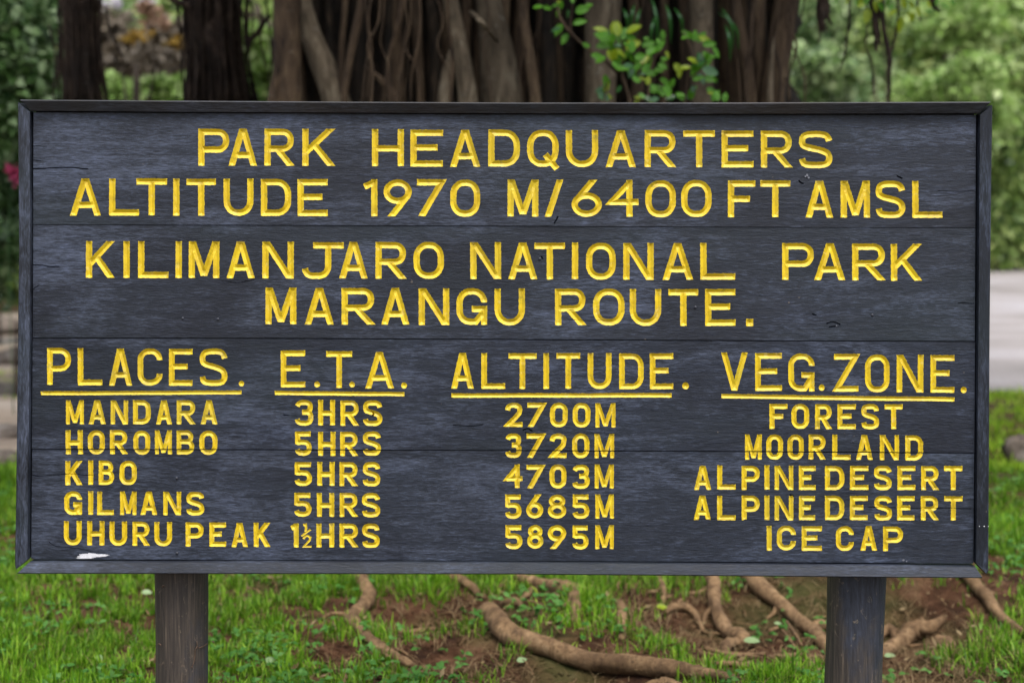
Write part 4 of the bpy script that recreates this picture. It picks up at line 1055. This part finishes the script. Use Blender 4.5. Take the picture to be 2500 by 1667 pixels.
leafs = [(170, 65, 10, 85, 0), (250, 60, -5, 75, 0), (330, 70, 175, 60, 0), (385, 75, 260, 70, 0), (330, 55, 20, 60, 0), (395, 80, 80, 70, 0), (470, 80, 250, 70, 2), (500, 30, 100, 55, 0), (520, 100, 20, 110, 0), (600, 60, 30, 70, 0), (420, 40, 150, 60, 1),
    (420, 200, 225, 110, 0), (400, 235, 190, 80, 2), (455, 275, 240, 100, 0), (500, 200, 20, 110, 0), (640, 390, 150, 70, 0),
    (790, 270, 155, 120, 1), (800, 290, 170, 90, 0), (820, 330, 160, 150, 0), (830, 345, 195, 140, 0), (825, 290, 85, 110, 1), (870, 300, 95, 120, 1), (890, 330, 250, 60, 0), (900, 330, 70, 110, 0), (935, 270, 30, 130, 1), (940, 290, 340, 80, 0), (930, 390, 25, 140, 1), (915, 410, 35, 120, 1), (900, 360, 110, 110, 0),
    (740, 470, 165, 90, 0), (770, 470, 200, 90, 0), (780, 410, 300, 100, 1), (850, 400, 260, 90, 1), (880, 430, 280, 80, 1), (800, 440, 340, 110, 1), (960, 440, 300, 80, 0), (900, 500, 200, 80, 0), (1000, 470, 10, 100, 0), (860, 560, 120, 60, 0),
    (1060, 380, 20, 120, 0), (1080, 470, 200, 80, 0), (1100, 450, 40, 120, 0), (1140, 470, 250, 100, 0), (1180, 430, 60, 110, 0), (1230, 400, 110, 100, 0), (1240, 330, 95, 80, 0), (1260, 420, 300, 60, 1), (1060, 520, 220, 100, 0), (1120, 520, 240, 90, 0), (1200, 520, 330, 80, 0), (1220, 500, 30, 70, 0), (1090, 610, 10, 100, 0), (1110, 600, 180, 90, 2), (1010, 640, 120, 110, 0), (990, 560, 250, 80, 2), (1160, 590, 20, 80, 0), (1075, 320, 10, 50, 0),
    (760, 610, 280, 110, 0), (790, 640, 260, 100, 0), (770, 720, 200, 90, 2), (700, 760, 330, 110, 2), (720, 790, 0, 110, 1), (860, 760, 60, 60, 2), (1000, 800, 5, 70, 1),
    (1120, 740, 5, 140, 0), (1110, 700, 80, 70, 1), (1210, 650, 340, 110, 0), (1250, 700, 300, 100, 0), (1290, 720, 60, 80, 0), (1250, 820, 20, 100, 2), (1340, 760, 330, 110, 0), (1380, 820, 30, 80, 2), (1420, 790, 160, 70, 0), (1080, 790, 330, 90, 2), (1130, 830, 20, 80, 2),
    (1330, 520, 310, 100, 1), (1380, 560, 10, 80, 1), (1370, 580, 270, 60, 1), (1390, 250, 320, 90, 0), (1440, 300, 200, 60, 0), (1490, 340, 80, 90, 0), (1520, 350, 60, 100, 0), (1470, 320, 110, 60, 0), (1540, 430, 260, 70, 2), (1560, 370, 10, 110, 0), (1640, 380, 310, 110, 0), (1480, 540, 30, 140, 2), (1560, 560, 340, 130, 2), (1590, 480, 20, 90, 0), (1640, 500, 200, 90, 0), (1530, 600, 300, 100, 2), (1480, 660, 20, 100, 0), (1570, 650, 5, 110, 0), (1640, 640, 330, 60, 0), (1490, 700, 260, 60, 2),
    (1640, 830, 60, 100, 0), (1690, 830, 100, 90, 0), (1740, 840, 80, 80, 0), (1660, 780, 150, 60, 1), (1600, 720, 320, 90, 0)]
for i in range(42):
    q = random.choice(leafs[16:]); leafs.append((q[0]+R(-70, 70), q[1]+R(-50, 60), R(0, 360), R(60, 115), random.choice([0, 0, 0, 2, 1])))
for x, y, a, L, k in leafs:
    p = Zs(x, y); leaf_at(AT(p[0], p[1], SD+R(-.12, .12)), a, L/3.36*SD/FPX*1.08, k, shoot, wide=R(.8, 1.1))
def stem(zp, r0, r1):
    P = [AT(*Zs(x, y), SD) for x, y in zp]; tube('stem', P, [r0]+[(r0+r1)/2]*(len(P)-2)+[r1], M['figb'], shoot, seg=7, lump=.05)
stem([(980, 1100), (965, 840), (930, 700), (900, 600), (915, 450), (905, 350), (860, 260)], .014, .004)
stem([(870, 600), (760, 500), (620, 400), (520, 310), (440, 220), (390, 140), (380, 60)], .010, .004)
stem([(1150, 1100), (1120, 840), (1130, 650), (1170, 480), (1240, 400)], .009, .003)
stem([(1400, 1100), (1420, 850), (1440, 650), (1470, 480), (1440, 330), (1400, 260)], .008, .003)
stem([(1440, 650), (1520, 600), (1600, 500), (1640, 390)], .005, .002)
stem([(1640, 1100), (1680, 900), (1700, 820)], .006, .003)
stem([(480, 300), (485, 160), (500, 40)], .005, .002); stem([(1000, 640), (1080, 560), (1150, 470)], .005, .002)
stem([(750, 900), (770, 750), (780, 640)], .005, .002); stem([(1240, 900), (1260, 740), (1200, 650)], .005, .002)
# long grass hanging between the trunks
for i, (px, py, dx, L) in enumerate([(1520, 20, 12, 55), (1590, -5, 14, 110), (1625, 10, 12, 85), (1565, 20, -10, 60), (1600, 40, -10, 70), (1645, 20, 20, 60), (1760, 20, 28, 90), (1770, 60, 12, 80), (1550, 10, -8, 60), (1750, 30, 50, 80)]):
    P = [AT(px, py, 7.0), AT(px+dx*.6, py+L*.25, 6.95), AT(px+dx, py+L*.6, 6.95), AT(px+dx*1.05, py+L*1.15, 7.0)]
    w0 = .008
    Vv = [];
    for j, q in enumerate(cr(P, 4)):
        ww = w0*math.sin(math.pi*min(max((j+.6)/13.4, 0), 1)); Vv += [(q[0]-ww, q[1], q[2]), (q[0]+ww, q[1]-.004, q[2])]
    mk('fern_blade', Vv, [[2*j, 2*j+1, 2*j+3, 2*j+2] for j in range(len(Vv)//2-1)], M['leaf_d'], fig)

# hanging bough at the upper right
bough = empty('hanging_bough', AT(2150, -250, 7.3))
tag(bough, 'dark hanging roots and yellow-green leaves dangling at the upper right of the fig tree', 'branch')
Zb = lambda x, y: (1900+x/3.92, y/3.92)
def strand(zp, rs, m='shag', d=7.3, nm='hanging_rootlet'):
    P, rr = even([AT(*Zb(x, y), d) for x, y in zp], [q*R(.7, 1.1) for q in rs], 40, 2)
    rr = [q*R(.75, 1.3) for q in rr]
    tube(nm, P, rr, M[m], bough, seg=7, lump=.25, lf=.4, n=1)
strand([(430, -700), (432, -100), (425, 100), (415, 200), (425, 300)], [.03, .03, .028, .022, .008])
strand([(450, -700), (455, -60), (470, 120), (480, 200), (530, 245)], [.02, .018, .016, .012, .004])
strand([(870, -700), (880, -50), (905, 100), (925, 250), (945, 400), (935, 500)], [.03, .022, .018, .014, .012, .010])
strand([(990, -700), (995, -50), (985, 120), (1010, 300), (1030, 420), (1072, 520), (1065, 700), (1055, 1100)], [.02, .018, .016, .016, .016, .018, .012, .008])
strand([(1130, -300), (1150, 150), (1120, 350), (1090, 480)], [.008]*4)
strand([(1490, -600), (1490, -50), (1480, 30), (1510, 80), (1550, 120)], [.03, .03, .024, .012, .005])
strand([(690, -300), (680, 200), (640, 500), (580, 720)], [.008, .007, .006, .003])
strand([(380, -100), (370, 150), (400, 300), (390, 420)], [.006]*4); strand([(820, -100), (860, 200), (830, 450), (900, 600), (910, 900)], [.005]*5)
strand([(960, -100), (950, 200), (990, 450)], [.007]*3); strand([(1340, -100), (1330, 80), (1360, 200)], [.006]*3)
strand([(260, -60), (230, 150), (170, 330)], [.004]*3); strand([(60, 740), (110, 830), (200, 900)], [.006]*3)
tube('branch', [AT(1700, -420, 7.3), AT(1950, -330, 7.3), AT(2150, -260, 7.3), AT(2400, -230, 7.3)], [.10, .08, .07, .04], M['shag'], bough, seg=10, lump=.1)
for x, y, a, L, k in [(860, 80, 260, 160, 1), (1190, 160, 255, 165, 1), (1240, 110, 300, 80, 1), (1300, 120, 250, 100, 1), (1140, 100, 200, 90, 1), (830, 40, 200, 90, 1), (920, 0, 280, 120, 1), (870, -20, 230, 110, 0), (740, 0, 290, 90, 0), (960, 20, 300, 110, 0), (1190, -20, 280, 110, 1), (1250, 20, 320, 90, 1), (1330, 60, 280, 110, 1), (1420, 0, 300, 90, 1), (1060, -20, 260, 90, 0), (1100, 40, 240, 80, 0), (680, -10, 230, 70, 1), (790, -20, 270, 90, 1), (1380, 130, 340, 60, 1), (1560, 40, 330, 90, 0), (1520, -20, 260, 90, 0), (1000, -10, 210, 70, 1), (560, -20, 260, 60, 0), (1650, -10, 300, 80, 0), (1470, 100, 200, 70, 0)]:
    p = Zb(x, y); leaf_at(AT(p[0], p[1], 7.2+R(-.1, .1)), a, L/3.92*7.2/FPX, k, bough, wide=.8)

# ------------------------------------------------------------------ trees and bushes behind
def blob_at(px, py, d, rpx, rpy, ry=None):
    x, y, z = AT(px, py, d); rx, rz = rpx*d/FPX, rpy*d/FPX
    return (x, y, z, rx, ry or rx*.8, rz)
def btree(name, label, cat, px, d, blobs, n, size, m, tr=.12, group=None, sub=26):
    x = (px-1250)/FPX*d
    bl = [blob_at(a, b, d+R(-.6, .6), c, e) for a, b, c, e in blobs]
    top = max(b[2] for b in bl)
    return tree(name, label, cat, (x, d+CAMY), top, tr, bl, n, size, m, group, sub=sub)
GT = 'trees beyond the road'
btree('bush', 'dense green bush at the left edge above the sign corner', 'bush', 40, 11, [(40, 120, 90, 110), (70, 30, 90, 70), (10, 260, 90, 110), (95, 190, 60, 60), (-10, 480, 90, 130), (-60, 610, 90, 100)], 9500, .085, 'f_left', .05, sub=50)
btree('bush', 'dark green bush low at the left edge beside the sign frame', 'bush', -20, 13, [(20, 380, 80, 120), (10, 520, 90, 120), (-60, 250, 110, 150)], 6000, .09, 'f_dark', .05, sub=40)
btree('bush', 'yellowish green low bush at the end of the dirt path', 'bush', 0, 15.5, [(10, 640, 80, 80), (-70, 600, 80, 90), (90, 660, 70, 70)], 3500, .09, 'f_mid', .04)
btree('bush', 'bright light green bush between the two shaggy trunks', 'bush', 400, 15, [(420, 235, 70, 45), (300, 240, 60, 50), (370, 205, 40, 28), (480, 260, 60, 60), (400, 330, 110, 90)], 7000, .09, 'f_lite', .05, sub=40)
btree('bush', 'bright light green bush between the broad shaggy trunk and the fig', 'bush', 630, 15, [(630, 190, 45, 60), (640, 260, 60, 70), (620, 100, 35, 50)], 4000, .09, 'f_lite', .05)
btree('dry_bush', 'dry brown bush behind the gap between the shaggy trunks', 'bush', 300, 17, [(280, 130, 70, 44), (350, 120, 90, 40), (420, 90, 70, 44), (440, 160, 60, 44), (260, 70, 50, 50), (620, 60, 30, 30)], 3300, .10, 'f_dry', .05, sub=40)
btree('small_tree', 'small tree with brownish crown and dark stem between the shaggy trunks', 'tree', 332, 13.5, [(340, 160, 45, 22), (385, 135, 50, 18), (295, 150, 34, 14)], 600, .08, 'f_dry', .055)
btree('coloured_foliage', 'bush with orange-pink flowers above the dry bush', 'bush', 380, 16, [(375, 55, 22, 14), (400, 50, 14, 12), (360, 20, 24, 12), (110, 22, 12, 10), (128, 18, 8, 8), (400, 125, 8, 8)], 420, .08, 'f_red', .03)
btree('coloured_foliage', 'yellow-orange leaves standing in for an unidentified level yellow streak behind the shaggy trunks', 'bush', 370, 16.3, [(365, 95, 44, 9), (330, 90, 14, 8), (430, 105, 12, 8)], 500, .07, 'f_gold', .03)  # leaves take the place of a yellow streak of unknown nature
M['f_white'] = leafm('foliage_sky_gap', (.55, .52, .58), (.68, .66, .72), (.75, .70, .75), .4, .5)  # whitish leaves added in place of sky showing through the trees
btree('coloured_foliage', 'pale lilac-white leaves standing in for bright sky gaps at the top left between the trunks', 'bush', 330, 18, [(222, 8, 12, 10), (255, 14, 8, 8), (285, 3, 14, 8), (355, 6, 16, 9), (400, 46, 8, 8), (412, 128, 8, 10), (440, 194, 12, 12), (150, 30, 8, 14), (345, 150, 10, 12)], 330, .08, 'f_white', .03, sub=12)
btree('background_tree', 'mid green tree far behind the gap between the shaggy trunks', 'tree', 330, 24, [(260, 60, 90, 60), (380, 30, 110, 60), (470, 110, 90, 70), (320, 180, 120, 70), (600, 60, 90, 90), (640, 170, 80, 80), (150, 120, 90, 110)], 9000, .15, 'f_mid', .12, sub=50)
btree('background_tree', 'bluish green leaves standing in for a man-made teal patch high behind the left shaggy trunk', 'tree', 240, 20, [(250, 40, 40, 28), (280, 30, 40, 22), (240, 65, 30, 20), (200, 30, 90, 50)], 2500, .12, 'f_blue', .1)  # foliage stands in for a teal man-made thing here
# right hand side, beyond the road
btree('background_tree', 'broad cool green tree beyond the road beside the fig trunk', 'tree', 2010, 34, [(2000, 60, 100, 80), (2050, 170, 110, 70), (1950, 190, 80, 80), (2010, 300, 140, 100), (2100, 60, 80, 70)], 11000, .20, 'f_blue', .2, GT, sub=60)
btree('background_tree', 'yellow-green tree at the top right beyond the road', 'tree', 2330, 31, [(2350, 20, 70, 40), (2300, 60, 50, 40), (2400, 60, 50, 40), (2440, 10, 70, 40)], 5000, .19, 'f_lite', .16, GT, sub=40)
btree('background_tree', 'mid green tree behind the upper right corner of the sign', 'tree', 2250, 35, [(2220, 120, 110, 90), (2350, 150, 110, 90), (2460, 130, 80, 110), (2400, 260, 120, 110), (2250, 260, 120, 110)], 12000, .21, 'f_mid', .2, GT, sub=60)
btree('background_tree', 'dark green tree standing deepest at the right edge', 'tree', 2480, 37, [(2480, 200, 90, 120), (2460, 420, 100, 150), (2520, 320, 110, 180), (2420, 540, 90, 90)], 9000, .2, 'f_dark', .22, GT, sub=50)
btree('bush', 'sunlit yellow-green bush just above the right corner of the sign', 'bush', 2300, 25, [(2290, 215, 70, 34), (2380, 190, 60, 44), (2230, 225, 40, 28), (2420, 170, 26, 22), (2400, 270, 70, 60), (2200, 230, 24, 18)], 6000, .14, 'f_lite', .06, GT, sub=50)
btree('bush', 'mottled olive bush right of the sign above the road', 'bush', 2460, 33, [(2450, 460, 80, 90), (2430, 340, 60, 80), (2480, 580, 80, 60), (2400, 560, 70, 80)], 7000, .15, 'f_mid', .06, GT, sub=50)
btree('bush', 'pale green low bush beside the fig trunk behind the sign', 'bush', 1980, 24, [(2040, 180, 60, 30), (1960, 215, 50, 34), (2060, 240, 60, 40), (1980, 150, 40, 20)], 3000, .15, 'f_blue', .05, GT, sub=40)
btree('background_tree', 'tall green tree hidden mostly behind the fig trunk', 'tree', 1200, 38, [(1000, 100, 200, 150), (1300, 60, 200, 150), (1600, 120, 200, 160), (1150, 330, 300, 150), (1700, 350, 200, 150)], 6000, .24, 'f_mid', .25, sub=60)
# the wood goes on to both sides of the frame
for i, (px, d, m_, lab) in enumerate([(2850, 33, 'f_mid', 'mid green tree beyond the road just outside the right edge'), (3300, 35, 'f_blue', 'cool green tree beyond the road, second outside the right edge'), (3800, 34, 'f_lite', 'light green tree beyond the road, third outside the right edge'), (4400, 36, 'f_mid', 'mid green tree beyond the road, farthest out to the right'),
                            (-350, 19, 'f_mid', 'mid green tree beyond the path just outside the left edge'), (-850, 21, 'f_dark', 'dark green tree beyond the path, second outside the left edge'), (-1500, 23, 'f_mid', 'mid green tree beyond the path, farthest out to the left')]):
    k = 34/d
    btree('background_tree', lab, 'tree', px, d, [(px-150*k, 150, 190*k, 190), (px+150*k, 60, 190*k, 160), (px, -150, 200*k, 170), (px-60*k, 400, 230*k, 200), (px+200*k, 430, 160*k, 170)], 4500, .24*d/34, m_, .2, 'trees standing outside the frame', sub=60)
# slim bare trunk seen beyond the road
tt = tree('slim_tree', 'slim pinkish brown tree trunk seen beyond the hanging roots', 'tree', ((2172-1250)/FPX*22, 22+CAMY), 3.1, .06, [blob_at(2160, 60, 22, 60, 30), blob_at(2120, 90, 22, 40, 24)], 1200, .12, 'f_mid', None, 'figp')
# a pink flower at the left edge
fl = empty('pink_flower_plant', (*AT(33, 500, 10)[:2], 0)); tag(fl, 'plant with one pink flower head at the left edge beside the sign', 'flower')
tube('stem', [(*AT(33, 500, 10)[:2], -.05), AT(22, 600, 10), AT(30, 440, 10)], [.004, .003, .003], M['leaf_d'], fl, seg=6)
cloud('flower_head', [blob_at(33, 420, 10, 7, 20)], 50, .05, M['pink'], fl, sub=10)
# rocks
def rock(px, py, d, rx, ry, rz, label, m='rock'):
    c = AT(px, py, d); V = []; F = []; nu, nv = 16, 10
    s0 = R(0, 99)
    base = float(gz(c[0], c[1]))-rz*.25
    for j in range(nv+1):
        for i in range(nu):
            t, p_ = 2*math.pi*i/nu, math.pi*j/nv
            q = Vector((math.cos(t)*math.sin(p_), math.sin(t)*math.sin(p_), math.cos(p_)))
            k = 1+.45*noise.noise(q*1.6+Vector((s0, 0, 0)))+.15*noise.noise(q*4+Vector((s0, 0, 0)))
            V.append((c[0]+q.x*rx*k, c[1]+q.y*ry*k, base+rz*(1+q.z*k)*.62))
    for j in range(nv):
        for i in range(nu): F.append([j*nu+i, (j+1)*nu+i, (j+1)*nu+(i+1) % nu, j*nu+(i+1) % nu])
    o = mk('rock', V, F, M[m], None, True); return tag(o, label, 'rock')
rock(2506, 1120, 8.4, .12, .12, .17, 'brown rock on the grass at the right edge')
rock(-2, 800, 17, .55, .4, .20, 'farthest brown rock on the path at the left edge')
rock(30, 880, 13.7, .22, .2, .14, 'bluish grey rock midway along the dirt path at the left edge')
rock(-10, 960, 11.3, .35, .25, .10, 'long brown rock crossing the path at the left edge')
rock(10, 1080, 9.0, .20, .16, .09, 'flat brown rock where the path meets the grass')
rock(-30, 1140, 8.1, .24, .16, .08, 'dark brown rock nearest the grass at the left edge')

# ------------------------------------------------------------------ grass and litter
def blades(name, n, xr_, yr, hmin, hmax, wd, m, thresh=1.0, seed=3, flatp=0.0, zoff=0.):
    r = np.random.default_rng(seed)
    d = r.uniform(yr[0]-CAMY, yr[1]-CAMY, n)
    x = r.uniform(-1, 1, n)*d*(xr_); y = d+CAMY
    dens = vnoise(x, y, 2.3, 21)*.55+vnoise(x, y, 7, 22)*.45
    tuft = vnoise(x, y, 19, 23); keep = (dens+.5*(tuft-.5) > .43) | (r.uniform(0, 1, n) < .08)
    keep &= r.uniform(0, 1, n) > bare(x, y)*thresh*1.5
    keep &= ~((x > .6) & (y > 8.35-.28*(x-3)+.12*np.sin(x*2.1)) & (y < 29.8))
    keep &= ~((x < -1.9) & (y > 4.75+r.uniform(-.3, .3, n)) & (vnoise(x, y, .9, 61) < .68))
    x, y, dens = x[keep], y[keep], dens[keep]; n = len(x)
    h = r.uniform(hmin, hmax, n)*(.45+1.0*dens)*(.6+.9*tuft[keep])
    ang = r.uniform(0, 2*math.pi, n); lean = r.uniform(.05, .75, n)+flatp
    wv = r.uniform(.6, 1.3, n)*wd
    z = gz(x, y)-.004+zoff
    dx, dy = np.cos(ang)*lean, np.sin(ang)*lean
    sx, sy = -np.sin(ang+r.uniform(-.8, .8, n)), np.cos(ang)
    base = np.stack([x, y, z], 1); S = np.stack([sx, sy, np.zeros(n)], 1)*wv[:, None]/2
    up = np.maximum(1-lean*.5, .12)
    mid = base+np.stack([dx*h*.35, dy*h*.35, h*.55*up], 1); tip = base+np.stack([dx*h*.95, dy*h*.95, h*up*(1-.25*lean)], 1)
    V = np.stack([base-S, base+S, mid-S*.8, mid+S*.8, tip], 1).reshape(-1, 3)
    i = np.arange(n)[:, None]*5
    F = np.stack([i+np.array([[0, 1, 3]]), i+np.array([[0, 3, 2]]), i+np.array([[2, 3, 4]])], 1).reshape(-1, 3)
    o = fast_mesh(name, V, F, M[m]); return o
o = blades('grass', 185000, .40, (.3, 3.2), .022, .078, .0056, 'grass'); tag(o, 'bright green grass growing around the roots', 'grass', kind='stuff')
M['lawn'] = leafm('lawn_blade', (.13, .24, .01), (.33, .52, .03), (.52, .68, .09), .4, .55, .9, .2)
o = blades('grass', 45000, .42, (3.2, 4.6), .03, .08, .007, 'grass', seed=5)
tag(o, 'green grass round the foot of the fig tree', 'grass', kind='stuff')
o = blades('grass', 75000, .42, (4.5, 9.5), .03, .07, .008, 'lawn', seed=6); tag(o, 'green grass farther back towards the road', 'grass', kind='stuff')
o = blades('grass', 80000, .95, (.0, 8.0), .03, .085, .0085, 'grass', seed=15); tag(o, 'green grass running on to both sides', 'grass', kind='stuff')
o = blades('dry_grass', 45000, .40, (.3, 3.6), .03, .08, .0026, 'dry', thresh=.25, seed=9, flatp=.6, zoff=.006); tag(o, 'dry straw and dead blades scattered through the grass', 'grass', kind='stuff')
# broad-leaved weeds
def weeds(n, seed=4):
    r = np.random.default_rng(seed); d = r.uniform(4.1, 7.5, n); x = r.uniform(-.4, .4, n)*d; y = d+CAMY
    k = (vnoise(x, y, 3, 44) > .52) & (r.uniform(0, 1, n) > bare(x, y)*.8) & (y < 4.2); x, y = x[k], y[k]; n = len(x)
    P = np.stack([x, y, gz(x, y)+r.uniform(.01, .05, n)], 1)
    P = np.repeat(P, 4, 0); m = len(P)
    D = unit(r.normal(size=(m, 3))*np.array([1, 1, .25])+np.array([0, 0, .25])); U = unit(np.array([0, -.3, 1.])+r.normal(size=(m, 3))*.25); U = unit(U-D*(U*D).sum(1)[:, None])
    L = r.uniform(.012, .032, m); V, F = leaf_points(P, L, L*.7, D, U)
    return fast_mesh('ground_cover', V, F, M['weed'])
tag(weeds(5200), 'small broad-leaved weeds mixed into the grass', 'weeds', kind='stuff')
# clods and crumbs of soil on the bare patches
def clods(n):
    r = np.random.default_rng(8); V = []; F = []
    pts = []
    while len(pts) < n:
        a, b, rr, dz = PITW[r.integers(0, len(PITW))]
        x, y = a+r.normal()*rr*.8, b+r.normal()*rr*1.1
        pts.append((x, y))
    oc = np.array([(1, 0, 0), (0, 1, 0), (-1, 0, 0), (0, -1, 0), (0, 0, 1), (0, 0, -1)], float)
    of = np.array([(0, 1, 4), (1, 2, 4), (2, 3, 4), (3, 0, 4), (1, 0, 5), (2, 1, 5), (3, 2, 5), (0, 3, 5)])
    P = np.array(pts); z = gz(P[:, 0], P[:, 1]); s = r.uniform(.003, .012, n)**1.0
    Vv = (oc[None]+r.normal(size=(n, 6, 3))*.25)*s[:, None, None]*np.array([1, 1, .7])+np.concatenate([P, z[:, None]], 1)[:, None]
    Ff = (of[None]+np.arange(n)[:, None, None]*6).reshape(-1, 3)
    return fast_mesh('soil_clods', Vv.reshape(-1, 3), Ff, M['soil'])
tag(clods(3500), 'crumbs of red-brown soil on the bare patches', 'soil', kind='stuff')
# root fibres and dead leaves on the bare earth
def fibres(n):
    r = random.Random(5); V, F = [], []
    for i in range(n):
        a, b, rr, dz = r.choice(PITW); x, y = a+r.gauss(0, rr*.7), b+r.gauss(0, rr*.9); t = r.uniform(0, 6.28); L = r.uniform(.03, .13)
        P = []
        for k in range(4):
            q = k/3; t += r.uniform(-.5, .5); x += math.cos(t)*L/3; y += math.sin(t)*L/3
            P.append((x, y, float(gz(x, y))+.004+r.uniform(0, .022)*math.sin(math.pi*q)))
        w0 = r.uniform(.001, .0035); v, f = tube(None, P, [w0, w0, w0*.8, w0*.4], None, seg=5, n=3)
        bb = len(V); V += v; F += [[c+bb for c in q] for q in f]
    return mk('root_fibres', V, F, M['root'], None, True)
tag(fibres(260), 'thin root fibres and twigs over the bare soil', 'roots', kind='stuff')
def litter(n):
    r = np.random.default_rng(31); d = r.uniform(4.3, 7.2, n); x = r.uniform(-.4, .4, n)*d; y = d+CAMY
    P = np.stack([x, y, gz(x, y)+r.uniform(.01, .035, n)], 1)
    D = unit(r.normal(size=(n, 3))*np.array([1, 1, .3])); U = unit(np.array([0, 0, 1.])+r.normal(size=(n, 3))*.4); U = unit(U-D*(U*D).sum(1)[:, None])
    L = r.uniform(.012, .045, n); V, F = leaf_points(P, L, L*r.uniform(.2, .55, n), D, U, droop=-.15)
    return fast_mesh('leaf_litter', V, F, M['dry'])
tag(litter(900), 'small dead brown leaves strewn over the grass', 'leaves', kind='stuff')
# single fallen leaves
def fallen(px, py, ang, L, k, label, h=.035):
    x, y = flat(px, py); o = bpy.data.objects.new('fallen_leaf', LM[k] if k < 3 else LP); COL.objects.link(o)
    o.location = (x, y, float(gz(x, y))+h*.7); L *= .8; o.rotation_euler = (R(.2, .6), R(-.2, .2), math.radians(ang)); o.scale = (L, L, L)
    tag(o, label, 'leaf', 'leaves fallen on the ground')
LP = leaf_mesh('leaf_pale', leafm('fallen_leaf_pale', (.16, .24, .10), (.22, .32, .15), (.28, .36, .20), .2, .4, 3), 3)
fallen(1815, 1505, -15, .075, 3, 'pale green leaf lying beside the forked root left of the right post', .05)
fallen(2158, 1532, -10, .05, 3, 'pale leaf lying right against the right post')
fallen(1602, 1457, 0, .055, 1, 'yellow leaf lying on the grass below the middle of the sign', .06)
fallen(650, 1640, 60, .06, 3, 'pale dried leaf standing in the grass right of the left post', .05)
fallen(232, 1615, -40, .05, 3, 'pale green leaf in the grass left of the left post', .05)
fallen(1262, 1602, 30, .05, 3, 'pale leaf at the foot of the big curved root', .03)
fallen(1470, 1655, -15, .10, 0, 'large dark green leaf at the bottom edge under the big root', .05)
fallen(1530, 1662, 20, .08, 0, 'green leaf at the bottom edge right of the large dark leaf', .05)
fallen(345, 1472, 5, .05, 3, 'buff dead leaf beside the left post', .05)
fallen(1890, 1470, 10, .04, 3, 'tiny pale leaf on the soil by the sloping root', .04)
